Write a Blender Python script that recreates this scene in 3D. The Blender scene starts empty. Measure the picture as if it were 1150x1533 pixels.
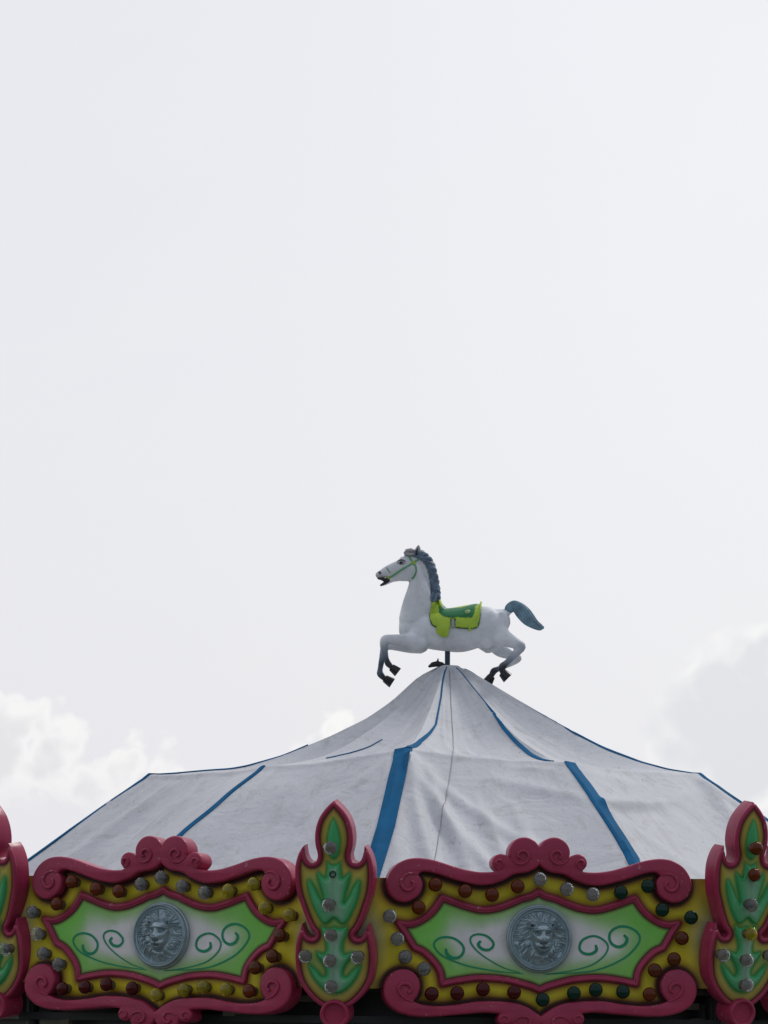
import bpy, bmesh, math, random
import numpy as np
from math import sin, cos, pi, radians, sqrt, atan2, exp
from mathutils import Matrix, Vector
from mathutils.bvhtree import BVHTree
random.seed(7); rng = np.random.RandomState(11)
SC = bpy.context.scene; COL = SC.collection

# ------------------------------------------------------------------ camera
FZ = 2.6                       # height of the rounding boards' middle
CAMP = Vector((0, -26, FZ - 0.39)); FPX = 6355.5
yaw, pit, rol = -.0157, .1169, .0115
F = Vector((sin(yaw) * cos(pit), cos(yaw) * cos(pit), sin(pit)))
r0 = Vector((cos(yaw), -sin(yaw), 0)); u0 = r0.cross(F)
R_ = r0 * cos(rol) + u0 * sin(rol); U_ = u0 * cos(rol) - r0 * sin(rol)
cd = bpy.data.cameras.new('camera'); cam = bpy.data.objects.new('camera', cd); COL.objects.link(cam)
M = Matrix((R_, U_, -F)).transposed().to_4x4(); M.translation = CAMP; cam.matrix_world = M
cd.sensor_fit = 'VERTICAL'; cd.sensor_height = 36; cd.lens = 36 * FPX / 1533
cd.clip_start = .5; cd.clip_end = 5000
SC.camera = cam
SC.render.resolution_x = 768; SC.render.resolution_y = 1024

def W(px, py, Y=0.):
    """point of the upright plane y=Y that the traced drawing point belongs to"""
    d = F * FPX + R_ * (px - 575) - U_ * (py - 766.5)
    return CAMP + d * ((Y - CAMP.y) / d.y)

# ------------------------------------------------------------------ light
SUN_DIR = Vector((.62, .50, .95)).normalized()
el = math.asin(SUN_DIR.z); az = atan2(SUN_DIR.x, SUN_DIR.y)
sd = bpy.data.lights.new('sun', 'SUN'); sd.energy = 1.25; sd.angle = radians(10); sd.color = (1, .97, .93)
so = bpy.data.objects.new('sun', sd); COL.objects.link(so)
so.rotation_euler = (-SUN_DIR).to_track_quat('-Z', 'Y').to_euler()
SC.view_settings.view_transform = 'Standard'; SC.view_settings.look = 'None'
SC.view_settings.exposure = 0; SC.view_settings.gamma = 1

class NT:
    """small node tree writer"""
    def __init__(s, t): s.t = t; s.n = t.nodes; s.l = t.links
    def set(s, sock, v):
        if hasattr(v, 'is_output'): s.l.new(v, sock)
        elif v is not None: sock.default_value = v
    def m(s, op, a, b=None, c=None, clamp=False):
        n = s.n.new('ShaderNodeMath'); n.operation = op; n.use_clamp = clamp
        s.set(n.inputs[0], a); s.set(n.inputs[1], b); s.set(n.inputs[2], c); return n.outputs[0]
    def vm(s, op, a, b=None):
        n = s.n.new('ShaderNodeVectorMath'); n.operation = op
        s.set(n.inputs[0], a); s.set(n.inputs[1], b)
        return n.outputs['Value'] if op in ('LENGTH', 'DISTANCE', 'DOT_PRODUCT') else n.outputs[0]
    def sc(s, a, k):
        n = s.n.new('ShaderNodeVectorMath'); n.operation = 'SCALE'; s.set(n.inputs[0], a); s.set(n.inputs['Scale'], k); return n.outputs[0]
    def noise(s, vec, scale, detail=4, rough=.55, dist=0., col=False):
        n = s.n.new('ShaderNodeTexNoise'); s.set(n.inputs['Vector'], vec)
        n.inputs['Scale'].default_value = scale; n.inputs['Detail'].default_value = detail
        n.inputs['Roughness'].default_value = rough; n.inputs['Distortion'].default_value = dist
        return n.outputs['Color'] if col else n.outputs['Fac']
    def mix(s, f, a, b, mode='MIX'):
        n = s.n.new('ShaderNodeMix'); n.data_type = 'RGBA'; n.blend_type = mode
        s.set(n.inputs[0], f); s.set(n.inputs[6], a); s.set(n.inputs[7], b); return n.outputs[2]
    def ss(s, x, lo, hi, a=0., b=1.):
        n = s.n.new('ShaderNodeMapRange'); n.interpolation_type = 'SMOOTHSTEP'
        s.set(n.inputs[0], x); n.inputs[1].default_value = lo; n.inputs[2].default_value = hi
        n.inputs[3].default_value = a; n.inputs[4].default_value = b; return n.outputs[0]
    def bump(s, h, st, d=.01):
        n = s.n.new('ShaderNodeBump'); n.inputs['Strength'].default_value = st; n.inputs['Distance'].default_value = d
        s.set(n.inputs['Height'], h); return n.outputs[0]

def rgb(c): return (c[0], c[1], c[2], 1)

wd = bpy.data.worlds.new('World'); SC.world = wd; wd.use_nodes = True
wt = NT(wd.node_tree); bg = wd.node_tree.nodes['Background']; bg.inputs['Strength'].default_value = .1
sky = wt.n.new('ShaderNodeTexSky'); sky.sky_type = 'NISHITA'; sky.sun_disc = False
sky.sun_elevation = el; sky.sun_rotation = az; sky.air_density = 1.5; sky.dust_density = 4
tc = wt.n.new('ShaderNodeTexCoord'); D = tc.outputs['Generated']
sp = wt.n.new('ShaderNodeSeparateXYZ'); wt.l.new(D, sp.inputs[0])
azn = wt.m('ARCTAN2', sp.outputs[0], sp.outputs[1]); eln = wt.m('ARCSINE', sp.outputs[2])
cb_ = wt.n.new('ShaderNodeCombineXYZ'); wt.set(cb_.inputs[0], wt.m('MULTIPLY', azn, 10.)); wt.set(cb_.inputs[1], wt.m('MULTIPLY', eln, 10.))
Q = cb_.outputs[0]; spQ = wt.n.new('ShaderNodeSeparateXYZ'); wt.l.new(Q, spQ.inputs[0])                                  # bearing and height above the horizon, in tenths of a radian
# thin veil of high cloud all over the sky
veil = wt.noise(wt.vm('MULTIPLY', Q, (1.0, 2.2, 1)), 1.1, 5, .6, .5)
warm = wt.ss(azn, -.12, .10)
base = wt.mix(warm, rgb((8.5, 8.5, 8.95)), rgb((9.3, 9.35, 9.7)))
base = wt.mix(wt.ss(eln, .0, .26), wt.mix(.6, base, rgb((8.8, 8.85, 9.4))), base)
base = wt.mix(wt.ss(veil, .3, .75, 0, .35), base, rgb((8.9, 8.9, 9.2)))
def voro(v, scale):
    n = wt.n.new('ShaderNodeTexVoronoi'); n.feature = 'F1'; n.voronoi_dimensions = '2D'; n.inputs['Scale'].default_value = scale
    wt.l.new(v, n.inputs['Vector']); return n.outputs['Distance']
def cloudlayer(base, blobs, amp, soft, litc, shadec, seed, strength=1., rim=None, low=None):
    off = wt.vm('ADD', Q, (seed, seed * .7, 0))
    w1 = wt.sc(wt.vm('SUBTRACT', wt.noise(off, 6, 3, .5, 0, True), (.5, .5, .5)), amp)
    P = wt.vm('MULTIPLY', wt.vm('ADD', Q, w1), (1, 1, 0))
    f = None
    for (x, y, r) in blobs:
        d = wt.m('SUBTRACT', r, wt.vm('DISTANCE', P, (x, y, 0)))
        f = d if f is None else wt.m('SMOOTH_MAX', f, d, .02)
    Pw = wt.vm('ADD', P, wt.sc(wt.vm('SUBTRACT', wt.noise(off, 30, 4, .6, 0, True), (.5, .5, .5)), .03))
    v1 = voro(Pw, 10); v2 = voro(Pw, 26)
    f0 = f
    bump_ = wt.m('ADD', wt.m('MULTIPLY', v1, .045 if rim else .09), wt.m('MULTIPLY', v2, .016 if rim else .032))
    f = wt.m('SUBTRACT', wt.m('ADD', f, .026 if rim else .050), bump_)
    mask = wt.m('MULTIPLY', wt.ss(f, -soft * .4, soft * .6), strength)
    if rim: lit = wt.m('MULTIPLY', wt.ss(f, rim, .0), wt.ss(wt.noise(off, 4, 2, .5),   .36, .54))
    else: lit = wt.m('ADD', wt.ss(f, .085, .005), wt.m('MULTIPLY', wt.ss(v1, .45, .12), wt.ss(wt.noise(off, 5, 2, .5), .44, .58, 0, .8)), clamp=True)
    if low: mask = wt.m('MULTIPLY', mask, wt.ss(wt.m('ADD', spQ.outputs[1], wt.m('MULTIPLY', wt.noise(off, 4, 3, .5), .15)), low[0], low[1]))
    return wt.mix(mask, base, wt.mix(lit, rgb(shadec), rgb(litc)))
def A(px, py):                                     # bearing / height of a cloud seen in the photograph
    d = (F * FPX + R_ * (px - 575) - U_ * (py - 766.5)).normalized()
    return 10 * atan2(d.x, d.y), 10 * math.asin(d.z)
def blobs(L): return [(*A(x, y), r / 635.5) for x, y, r in L]
base = cloudlayer(base, blobs([(1125, 1000, 58), (1085, 1040, 74), (1040, 1075, 62), (1110, 1120, 100), (1180, 1060, 90), (1200, 1000, 80), (1008, 1125, 48), (1115, 962, 26), (1145, 965, 28), (1065, 1005, 38), (1000, 1180, 50)]),
                  .022, .045, (10.3, 10.3, 10.3), (7.95, 8.15, 8.6), 3.1, .92, .06)
base = cloudlayer(base, blobs([(-25, 1110, 84), (20, 1100, 50), (5, 1062, 34), (72, 1115, 46), (60, 1160, 55), (108, 1118, 34), (60, 1090, 30), (175, 1155, 38), (205, 1140, 30), (238, 1152, 30), (262, 1165, 20), (140, 1175, 42), (190, 1200, 40), (20, 1200, 50), (-60, 1150, 110)]),
                  .05, .040, (10.0, 9.95, 10.0), (8.35, 8.4, 8.8), 7.7, .95, None, (A(60, 1235)[1] + .07, A(60, 1165)[1] + .07))
base = cloudlayer(base, blobs([(490, 1098, 30), (512, 1102, 20), (466, 1106, 18), (490, 1140, 40)]), .02, .03, (10.1, 10.1, 10.1), (8.9, 8.9, 9.1), 1.3, 1.)
back = wt.mix(wt.ss(wt.m('SUBTRACT', sp.outputs[1], wt.m('MULTIPLY', sp.outputs[0], .45)), -.75, .6), rgb((.49, .53, .59)), rgb((1, 1, 1)))      # the veil is thinner away from the sun
base = wt.mix(1., base, back, 'MULTIPLY')
gap = wt.mix(.9, sky.outputs[0], base)              # the blue sky barely comes through the overcast
wt.l.new(gap, bg.inputs['Color'])

# ------------------------------------------------------------------ materials
def mat(name, color, rough=.5, var=.12, vscale=6, bumpst=.0, bscale=60, attr=None, metal=0, trans=0, coat=0, spec=.45, dirt=0., dscale=3, dirtcol=(.12, .10, .08)):
    m = bpy.data.materials.new(name); m.use_nodes = True; t = NT(m.node_tree); b = m.node_tree.nodes['Principled BSDF']
    co = t.n.new('ShaderNodeTexCoord').outputs['Object']
    if attr:
        a = t.n.new('ShaderNodeVertexColor'); a.layer_name = attr; c = a.outputs[0]
    else: c = rgb(color)
    nz = t.noise(co, vscale, 5, .6)
    hs = t.n.new('ShaderNodeHueSaturation'); t.set(hs.inputs['Color'], c); t.set(hs.inputs['Value'], t.ss(nz, .25, .75, 1 - var, 1 + var)); c = hs.outputs[0]
    if dirt:
        dz = t.noise(co, dscale, 8, .7, .8); dm = t.m('MULTIPLY', t.ss(dz, .52, .72), dirt)
        c = t.mix(dm, c, rgb(dirtcol))
        sp2 = t.noise(co, dscale * 14, 3, .6); c = t.mix(t.m('MULTIPLY', t.ss(sp2, .66, .74), dirt * .8), c, rgb(dirtcol))
    t.l.new(c, b.inputs['Base Color'])
    b.inputs['Roughness'].default_value = rough; b.inputs['Metallic'].default_value = metal
    b.inputs['Transmission Weight'].default_value = trans; b.inputs['Coat Weight'].default_value = coat
    b.inputs['Specular IOR Level'].default_value = spec
    if bumpst: t.l.new(t.bump(t.noise(co, bscale, 4, .6), bumpst, .004), b.inputs['Normal'])
    return m
PINK = mat('pink gloss paint', (.33, .030, .080), .33, .16, 5, .25, 45, spec=.28, dirt=.25, dscale=5, dirtcol=(.16, .03, .05))
_t = NT(PINK.node_tree); _b = PINK.node_tree.nodes['Principled BSDF']; _c = _b.inputs['Base Color'].links[0].from_socket
_co = _t.n.new('ShaderNodeTexCoord').outputs['Object']
_f = _t.m('MULTIPLY', _t.ss(_t.noise(_co, 38, 3, .7), .62, .67), _t.ss(_t.noise(_co, 4.3, 2, .5), .52, .60))
_c = _t.mix(_t.m('MULTIPLY', _f, .8), _c, rgb((.50, .33, .33)))
_c = _t.mix(_t.ss(_t.noise(_co, 2.1, 3, .6), .45, .7, 0, .4), _c, rgb((.34, .045, .10)))
_t.l.new(_c, _b.inputs['Base Color'])
BOARD = mat('airbrushed board', None, .5, .10, 4, .12, 120, attr='col', spec=.25, dirt=.22, dscale=4)
LEAF = mat('airbrushed leaf relief', None, .42, .08, 6, .1, 90, attr='col', spec=.3, dirt=.15, dscale=5)
LINEG = mat('brushed green line', (.002, .24, .115), .6, .12, 9)
LION = mat('silver blue paint', (.31, .40, .44), .30, .12, 14, .12, 160, metal=.55, dirt=.25, dscale=9, dirtcol=(.10, .14, .16))
SOCK = mat('socket plastic', (.10, .08, .05), .35, .1, 20)
DARK = mat('dark steel', (.012, .014, .018), .5, .3, 8)
BEIGE = mat('dusty beam', (.13, .125, .10), .7, .3, 5, dirt=.5)
def bulbmat(name, c, tr, r=.12):
    return mat(name, c, r, .1, 30, trans=tr, coat=.0, spec=.18)
BM = {'c': bulbmat('clear bulb', (.86, .88, .88), .92, .07), 'y': bulbmat('yellow bulb', (.72, .60, .015), .80, .07), 'a': bulbmat('amber bulb', (.15, .022, .0008), .35, .13),
      'r': bulbmat('dark red bulb', (.07, .0008, .003), .25, .12), 'g': bulbmat('dark green bulb', (.0004, .030, .019), .25, .12), 'b': bulbmat('brown amber bulb', (.12, .022, .0015), .35, .13)}
BM['h'] = BM['c']; BM['k'] = BM['y']; BM['o'] = BM['a']
BL = {'c': 'clear ribbed bulb', 'h': 'clear bulb with its dark inside showing', 'y': 'yellow ribbed bulb', 'k': 'yellow bulb with its dark inside showing', 'a': 'amber bulb', 'r': 'dark red bulb', 'g': 'dark green bulb', 'b': 'brownish amber bulb', 'o': 'amber bulb missing its cap'}

# ------------------------------------------------------------------ helpers
def link(name, me, m=None, parent=None, loc=None, smooth=35):
    o = bpy.data.objects.new(name, me); COL.objects.link(o)
    if m is not None:
        for x in (m if isinstance(m, (list, tuple)) else [m]): me.materials.append(x)
    if smooth is not None and len(me.polygons):
        me.polygons.foreach_set('use_smooth', [True] * len(me.polygons)); me.set_sharp_from_angle(angle=radians(smooth))
    if parent: o.parent = parent
    if loc is not None: o.location = loc
    return o
def pym(name, v, f, m=None, parent=None, smooth=35, cols=None):
    me = bpy.data.meshes.new(name); me.from_pydata([tuple(map(float, p)) for p in v], [], [tuple(map(int, q)) for q in f]); me.update()
    if cols is not None:
        a = me.color_attributes.new('col', 'FLOAT_COLOR', 'POINT')
        cc = np.ones((len(v), 4)); cc[:, :3] = cols; a.data.foreach_set('color', cc.ravel())
    return link(name, me, m, parent, smooth=smooth)
def thing(name, label, cat, loc=(0, 0, 0), group=None):
    o = bpy.data.objects.new(name, None); COL.objects.link(o); o.location = loc; o.empty_display_size = .2
    o['label'] = label; o['category'] = cat
    if group: o['group'] = group
    return o
def sm(pts, n=5, closed=False):
    """Catmull-Rom smoothing; points with a third value are corners"""
    P = [np.array(p[:2], float) for p in pts]; cr = [len(p) > 2 for p in pts]; N = len(P); out = []
    rngi = range(N) if closed else range(N - 1)
    for i in rngi:
        p1 = P[i]; p2 = P[(i + 1) % N]
        p0 = P[i - 1] if (closed or i > 0) and not cr[i] else p1
        j = (i + 2) % N if closed else min(i + 2, N - 1)
        p3 = P[j] if not cr[(i + 1) % N] else p2
        for k in range(n):
            t = k / n
            out.append(.5 * ((2 * p1) + (-p0 + p2) * t + (2 * p0 - 5 * p1 + 4 * p2 - p3) * t * t + (-p0 + 3 * p1 - 3 * p2 + p3) * t ** 3))
    if not closed: out.append(P[-1])
    return np.array(out)
def curve_solid(name, polys, z0, z1, bev, m, parent=None, res=3):
    """solid plate with rounded edges between heights z0 and z1"""
    c = bpy.data.curves.new(name, 'CURVE'); c.dimensions = '2D'; c.fill_mode = 'BOTH'
    for P in polys:
        s = c.splines.new('POLY'); s.points.add(len(P) - 1); s.use_cyclic_u = True
        s.points.foreach_set('co', np.array([(x, y, 0, 1) for x, y in P]).ravel())
    c.extrude = (z1 - z0) / 2 - bev; c.bevel_depth = bev; c.bevel_resolution = res; c.offset = -bev
    o = bpy.data.objects.new(name, c); COL.objects.link(o)
    me = bpy.data.meshes.new_from_object(o.evaluated_get(bpy.context.evaluated_depsgraph_get()))
    bpy.data.objects.remove(o); bpy.data.curves.remove(c)
    me.transform(Matrix.Translation((0, 0, (z0 + z1) / 2))); me.name = name
    bm = bmesh.new(); bm.from_mesh(me); bmesh.ops.remove_doubles(bm, verts=bm.verts, dist=1e-5); bm.to_mesh(me); bm.free()
    return link(name, me, m, parent, smooth=40)
def tubes(name, paths, m, parent=None, seg=8, smooth=60, closed=False, flat=1., cols=None):
    """paths: list of (points Nx3, radius or list of radii)"""
    V = []; Fc = []; C = []
    for q, (P, r) in enumerate(paths):
        P = np.array(P, float); n = len(P); r = np.full(n, r) if np.isscalar(r) else np.interp(np.linspace(0, 1, n), np.linspace(0, 1, len(r)), r)
        b = len(V); prev = None
        for i in range(n):
            if closed: t = P[(i + 1) % n] - P[i - 1]
            else: t = P[min(i + 1, n - 1)] - P[max(i - 1, 0)]
            t = t / (np.linalg.norm(t) + 1e-12)
            a = prev if prev is not None else (np.array([0, 0, 1.]) if abs(t[2]) < .9 else np.array([1., 0, 0]))
            a = a - t * (a @ t); a /= np.linalg.norm(a) + 1e-12; bb = np.cross(t, a); prev = a
            for k in range(seg):
                w = 2 * pi * k / seg; V.append(P[i] + a * cos(w) * r[i] * flat + bb * sin(w) * r[i])
        for i in range(n if closed else n - 1):
            for k in range(seg):
                i2 = (i + 1) % n
                Fc.append((b + i * seg + k, b + i * seg + (k + 1) % seg, b + i2 * seg + (k + 1) % seg, b + i2 * seg + k))
        if not closed:
            Fc.append(tuple(b + k for k in range(seg))[::-1]); Fc.append(tuple(b + (n - 1) * seg + k for k in range(seg)))
    return pym(name, V, Fc, m, parent, smooth)
def lathe(name, prof, m, parent=None, seg=32, rib=None, smooth=40):
    V = []; Fc = []
    for i, (r, z) in enumerate(prof):
        for k in range(seg):
            w = 2 * pi * k / seg; rr = r
            if rib: rr = r * (1 + rib[0] * cos(rib[1] * (w + rib[2] * i)))
            V.append((rr * cos(w), rr * sin(w), z))
    for i in range(len(prof) - 1):
        for k in range(seg): Fc.append((i * seg + k, i * seg + (k + 1) % seg, (i + 1) * seg + (k + 1) % seg, (i + 1) * seg + k))
    Fc.append(tuple(range(seg))[::-1]); Fc.append(tuple((len(prof) - 1) * seg + k for k in range(seg)))
    return pym(name, V, Fc, m, parent, smooth)
def dist(P, L):
    """distance of points P to closed polyline L and whether they lie inside"""
    Aa = L; B = np.roll(L, -1, 0); dmin = np.full(len(P), 1e9); ins = np.zeros(len(P), bool)
    for a, b in zip(Aa, B):
        ab = b - a; q = ab @ ab
        if q < 1e-14: continue
        t = np.clip(((P - a) @ ab) / q, 0, 1); d = np.hypot(P[:, 0] - a[0] - t * ab[0], P[:, 1] - a[1] - t * ab[1]); np.minimum(dmin, d, out=dmin)
        if a[1] != b[1]:
            c = ((a[1] > P[:, 1]) != (b[1] > P[:, 1])) & (P[:, 0] < (b[0] - a[0]) * (P[:, 1] - a[1]) / (b[1] - a[1]) + a[0]); ins ^= c
    return dmin, ins
def vnoise(x, y, s, seed=0):
    """smooth value noise"""
    R = np.random.RandomState(seed).rand(64, 64); x = np.asarray(x) * s + 13.7; y = np.asarray(y) * s + 7.3
    xi = np.floor(x).astype(int); yi = np.floor(y).astype(int); fx = x - xi; fy = y - yi; fx = fx * fx * (3 - 2 * fx); fy = fy * fy * (3 - 2 * fy)
    g = lambda a, b: R[a % 64, b % 64]
    return (g(xi, yi) * (1 - fx) + g(xi + 1, yi) * fx) * (1 - fy) + (g(xi, yi + 1) * (1 - fx) + g(xi + 1, yi + 1) * fx) * fy
def sstep(a, b, x): t = np.clip((x - a) / (b - a), 0, 1); return t * t * (3 - 2 * t)
def mixc(f, a, b): f = np.asarray(f)[:, None]; return np.asarray(a) * (1 - f) + np.asarray(b) * f
def sheet(name, u, v, keep, zf, cf, m, parent=None):
    """relief sheet: grid u x v, faces kept where keep() holds"""
    U, Vv = np.meshgrid(u, v); P = np.stack([U.ravel(), Vv.ravel()], 1); k = keep(P); nu = len(u)
    i = np.arange(len(P)).reshape(U.shape); q = np.stack([i[:-1, :-1], i[:-1, 1:], i[1:, 1:], i[1:, :-1]], -1).reshape(-1, 4)
    q = q[k[q].all(1)]; used = np.unique(q); mp = -np.ones(len(P), int); mp[used] = np.arange(len(used)); P = P[used]
    z = zf(P); return pym(name, np.column_stack([P, z]), mp[q], m, parent, 60, cf(P))

# ------------------------------------------------------------------ rounding board (one of ten)
KU, KV, C0, Y0 = .003594, .003487, 809.5, 1406.5
def pan(L, mir=1): return [((x[0] - C0) * KU * mir, (Y0 - x[1]) * KV) + tuple(x[2:]) for x in L]
def both(L):
    R = pan(L); Lf = pan(L, -1)[::-1]
    return sm(R + Lf[1:-1] if R[0][0] == 0 and R[-1][0] == 0 else R + Lf, 4, True)
UP = [(809.5,1268,1),(812,1263),(817,1257.5),(825,1253.5),(834,1252.5),(843,1255),(850,1261),(854.5,1269),(855.5,1277),(853.5,1284,1),(857,1281.5),(862,1278.8),(869,1278),(876,1281),(880.5,1288),(880.5,1295),(877,1300.5),(874,1303,1),(880,1305.3),(894,1305.8),(906,1304.8),(918.7,1302.5),(930,1299.5),(943,1295.5),(955,1291.5),(967,1288),(978,1285.8),(990,1284.6),(1002,1285.3),(1012,1288),(1022,1293.5),(1030,1301.5),(1036,1312),(1038.5,1322),(1037.5,1332),(1034,1340),(1027,1347),(1018,1351),(1008,1351.5),(999,1348),(991,1341.5),(986,1333),(984.5,1324),(987,1316),(991.5,1310.5,1),(985,1306),(976,1306),(967,1308),(955,1311.5),(943,1315.5),(930,1319.5),(919,1322.5),(906,1325),(894,1326),(883,1325),(872,1321.5),(860,1316.5),(849,1310),(838,1307.5),(828,1306),(819,1302),(812,1297),(809.5,1294,1)]
LO = [(809.5,1524,1),(815,1520),(822,1515),(832,1509.5),(843,1505.5),(855,1503),(871,1501.8),(894,1501),(906,1502),(919,1504),(935,1506.5),(955,1508.7),(972,1508.2),(988,1506),(1000,1501.5,1),(995,1496),(991,1488),(989.5,1478),(991.5,1468),(997,1460),(1006,1454.5),(1016,1453),(1027,1456),(1036,1463),(1042,1472.5),(1044,1483),(1043,1494),(1038,1504),(1030,1512),(1019,1518.5),(1005,1522.5),(991,1524.5),(967,1524.5),(943,1522.5),(918,1520.5),(895,1518.5),(880,1519),(871,1520.5,1),(874,1526),(873,1533),(867,1538),(860,1539),(853,1536,1),(850,1543),(843,1549),(834,1551.5),(825,1550.5),(817,1546.5),(812,1541),(809.5,1537,1)]
MO = [(809.5,1334,1),(820,1340.5),(837,1345,1),(849,1350.5),(871,1358.5),(895,1361.5),(919,1355.8),(938,1349),(955,1343,1),(961,1353),(972,1367),(989,1379),(1004,1384),(1021,1382,1),(1011,1396.7),(1004,1409),(996.6,1421,1),(982,1428),(967.4,1443),(958.7,1457.6),(955.5,1476,1),(931,1471),(906.5,1467.5),(883.5,1467.5),(862,1469.5),(847,1472.7),(822.6,1479.5),(809.5,1485.5,1)]
SPIR = [([(992,1310),(1001,1308),(1010,1310.5),(1016,1317),(1017,1325),(1013,1332),(1006,1334),(1000,1330),(998.5,1324),(1002,1320)], .0085),
        ([(854,1284),(848,1290.5),(840,1293.7),(831,1291.3),(826.3,1284),(828.7,1276.7),(834.8,1273.8),(841,1276.7),(842,1282.8),(838,1285)], .0075),
        ([(874,1302.5),(868,1299.5),(865,1294),(867,1289),(872,1287.7),(875.5,1291),(874,1295)], .006),
        ([(1000,1502),(1010,1498.5),(1018,1492),(1022,1484),(1019,1477),(1011.5,1474.5),(1005,1478),(1003,1485),(1008,1489)], .0085),
        ([(852,1536),(848,1529),(840,1525),(831,1525.5),(826,1531),(828,1538),(835,1540.5),(840,1536)], .007),
        ([(872,1531),(868,1525),(862,1524),(858,1529),(861,1534),(866,1533)], .0055)]
upper = both(UP); lower = both(LO); mold = both(MO)
BHW = 3.33 * math.tan(radians(18)); BT, BB = .322, -.263
ZB = -.055                                          # face of the board behind the front of the scrolls
NS = 10
ornU = None
def dense(P, step=.01): return P

# ornament outline (needed for the airbrushing of the board too)
OW = [(0,62,1),(32,92),(61,125),(90,170),(110,228),(117,290),(113,340),(103,380),(101,410),(112,437),(136,447),(160,435),(178,398),(186,340,1),(209,370),(229,420),(240,480),(239,560),(228,640),(205,710),(176,790),(147,850),(119,886),(131,909),(160,905),(180,882),(193,850),(201,822,1),(217,870),(235,930),(243,1000),(241,1080),(226,1160),(197,1220),(158,1270),(105,1318),(50,1345),(0,1352,1)]
def orn(L, mir=1): return [(mir * p[0] * .000872, .72 - (p[1] - 75) * .0008566) + tuple(p[2:]) for p in L]
orl = orn(OW, -1)[::-1]; oo = sm(orn(OW) + orl[1:-1], 4, True)

def board_cols(P):
    d1, i1 = dist(P, upper); d2, i2 = dist(P, lower); d3, i3 = dist(P, mold)
    X = BHW - np.abs(P[:, 0]); d4, i4 = dist(np.column_stack([X, P[:, 1]]), oo)
    d = np.minimum(d1, d2)
    n = vnoise(P[:, 0], P[:, 1], 9, 3)
    c = mixc(np.zeros(len(P)), (.60, .50, .02), (.4, .33, .035))
    c = mixc(.35 * sstep(.25, .8, n), c, (.48, .45, .03))
    mid = np.exp(-((P[:, 1] - .02) / .11) ** 2) * sstep(.30, .14, X)
    c = mixc(.85 * mid, c, (.46, .46, .42))
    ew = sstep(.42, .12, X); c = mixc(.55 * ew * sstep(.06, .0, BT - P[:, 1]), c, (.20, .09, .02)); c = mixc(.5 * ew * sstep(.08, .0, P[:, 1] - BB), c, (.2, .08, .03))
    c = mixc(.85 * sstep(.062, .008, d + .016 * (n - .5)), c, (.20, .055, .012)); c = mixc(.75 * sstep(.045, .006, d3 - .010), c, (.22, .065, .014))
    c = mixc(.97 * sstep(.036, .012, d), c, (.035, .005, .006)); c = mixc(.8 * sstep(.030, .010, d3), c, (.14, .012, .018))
    c = mixc(.45 * sstep(.06, .0, d4), c, (.16, .12, .05))
    return c
def field_cols(P):
    d, i = dist(P, mold); x, y = P[:, 0], P[:, 1]
    n = vnoise(x, y, 6, 5); n2 = vnoise(x, y, 20, 6)
    c = mixc(np.zeros(len(P)), (.68, .67, .68), (.4, .385, .41))
    end = sstep(.22, .66, np.abs(x) + .12 * (n - .5))
    wd_ = .058 + .035 * (n - .5) + .16 * end + .035 * sstep(0, -.2, y)
    g = sstep(1.9, .25, d / wd_)
    c = mixc(.92 * g, c, (.20, .46, .085)); c = mixc(.5 * end * g, c, (.12, .58, .04))
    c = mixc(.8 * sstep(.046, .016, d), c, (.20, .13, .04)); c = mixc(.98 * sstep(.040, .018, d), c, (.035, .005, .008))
    dl = np.hypot(x / .176, (y) / .18); c = mixc(.35 * sstep(1.25, .98, dl), c, (.2, .24, .22))
    return c
ANG = lambda i: radians(8.54 + 36 * i)
def orient(th, lean, R, z=FZ, roll=0.):
    n = Vector((sin(th), -cos(th), 0)); t = Vector((cos(th), sin(th), 0)); zz = Vector((0, 0, 1))
    n2 = n * cos(lean) - zz * sin(lean); up = zz * cos(lean) + n * sin(lean)
    m = Matrix((t, up, n2)).transposed().to_4x4() @ Matrix.Rotation(roll, 4, 'Z'); m.translation = n * R + zz * z
    return m

PL = 'painted rounding board with pink scroll frame, '
panel = thing('rounding_board', '', 'carousel board', group='scroll-framed rounding boards round the carousel top')
# board
gu = np.linspace(-BHW, BHW, 361); gv = np.concatenate([np.arange(BB, -.42, -.0058)[::-1], np.linspace(BB, BT, 100)[1:], np.arange(BT, .43, .0058)[1:]])
inner = sm(pan([(809.5,1290,1),(822,1296),(850,1303),(880,1316),(915,1313),(943,1305),(975,1296),(1005,1297),(1015,1320),(1000,1345,1),(1000,1460,1),(1012,1480),(1005,1507),(985,1516),(955,1515),(919,1512),(880,1509),(850,1512),(826,1521),(809.5,1530,1)]) + pan([(809.5,1290,1),(822,1296),(850,1303),(880,1316),(915,1313),(943,1305),(975,1296),(1005,1297),(1015,1320),(1000,1345,1),(1000,1460,1),(1012,1480),(1005,1507),(985,1516),(955,1515),(919,1512),(880,1509),(850,1512),(826,1521),(809.5,1530,1)], -1)[::-1][1:-1], 3, True)
def bkeep(P): return ((P[:, 1] < BT + 1e-6) & (P[:, 1] > BB - 1e-6)) | dist(P, inner)[1]
bo = sheet('backing_board', gu, gv, bkeep, lambda P: np.full(len(P), ZB), board_cols, BOARD, panel)
# give the board its real thickness
bm = bmesh.new(); bm.from_mesh(bo.data)
r = bmesh.ops.extrude_face_region(bm, geom=[e for e in bm.edges if e.is_boundary])
for g in r['geom']:
    if isinstance(g, bmesh.types.BMVert): g.co.z -= .02; g.co.x *= .992
bmesh.ops.contextual_create(bm, geom=[e for e in bm.edges if e.is_boundary]); bm.to_mesh(bo.data); bm.free()
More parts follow.
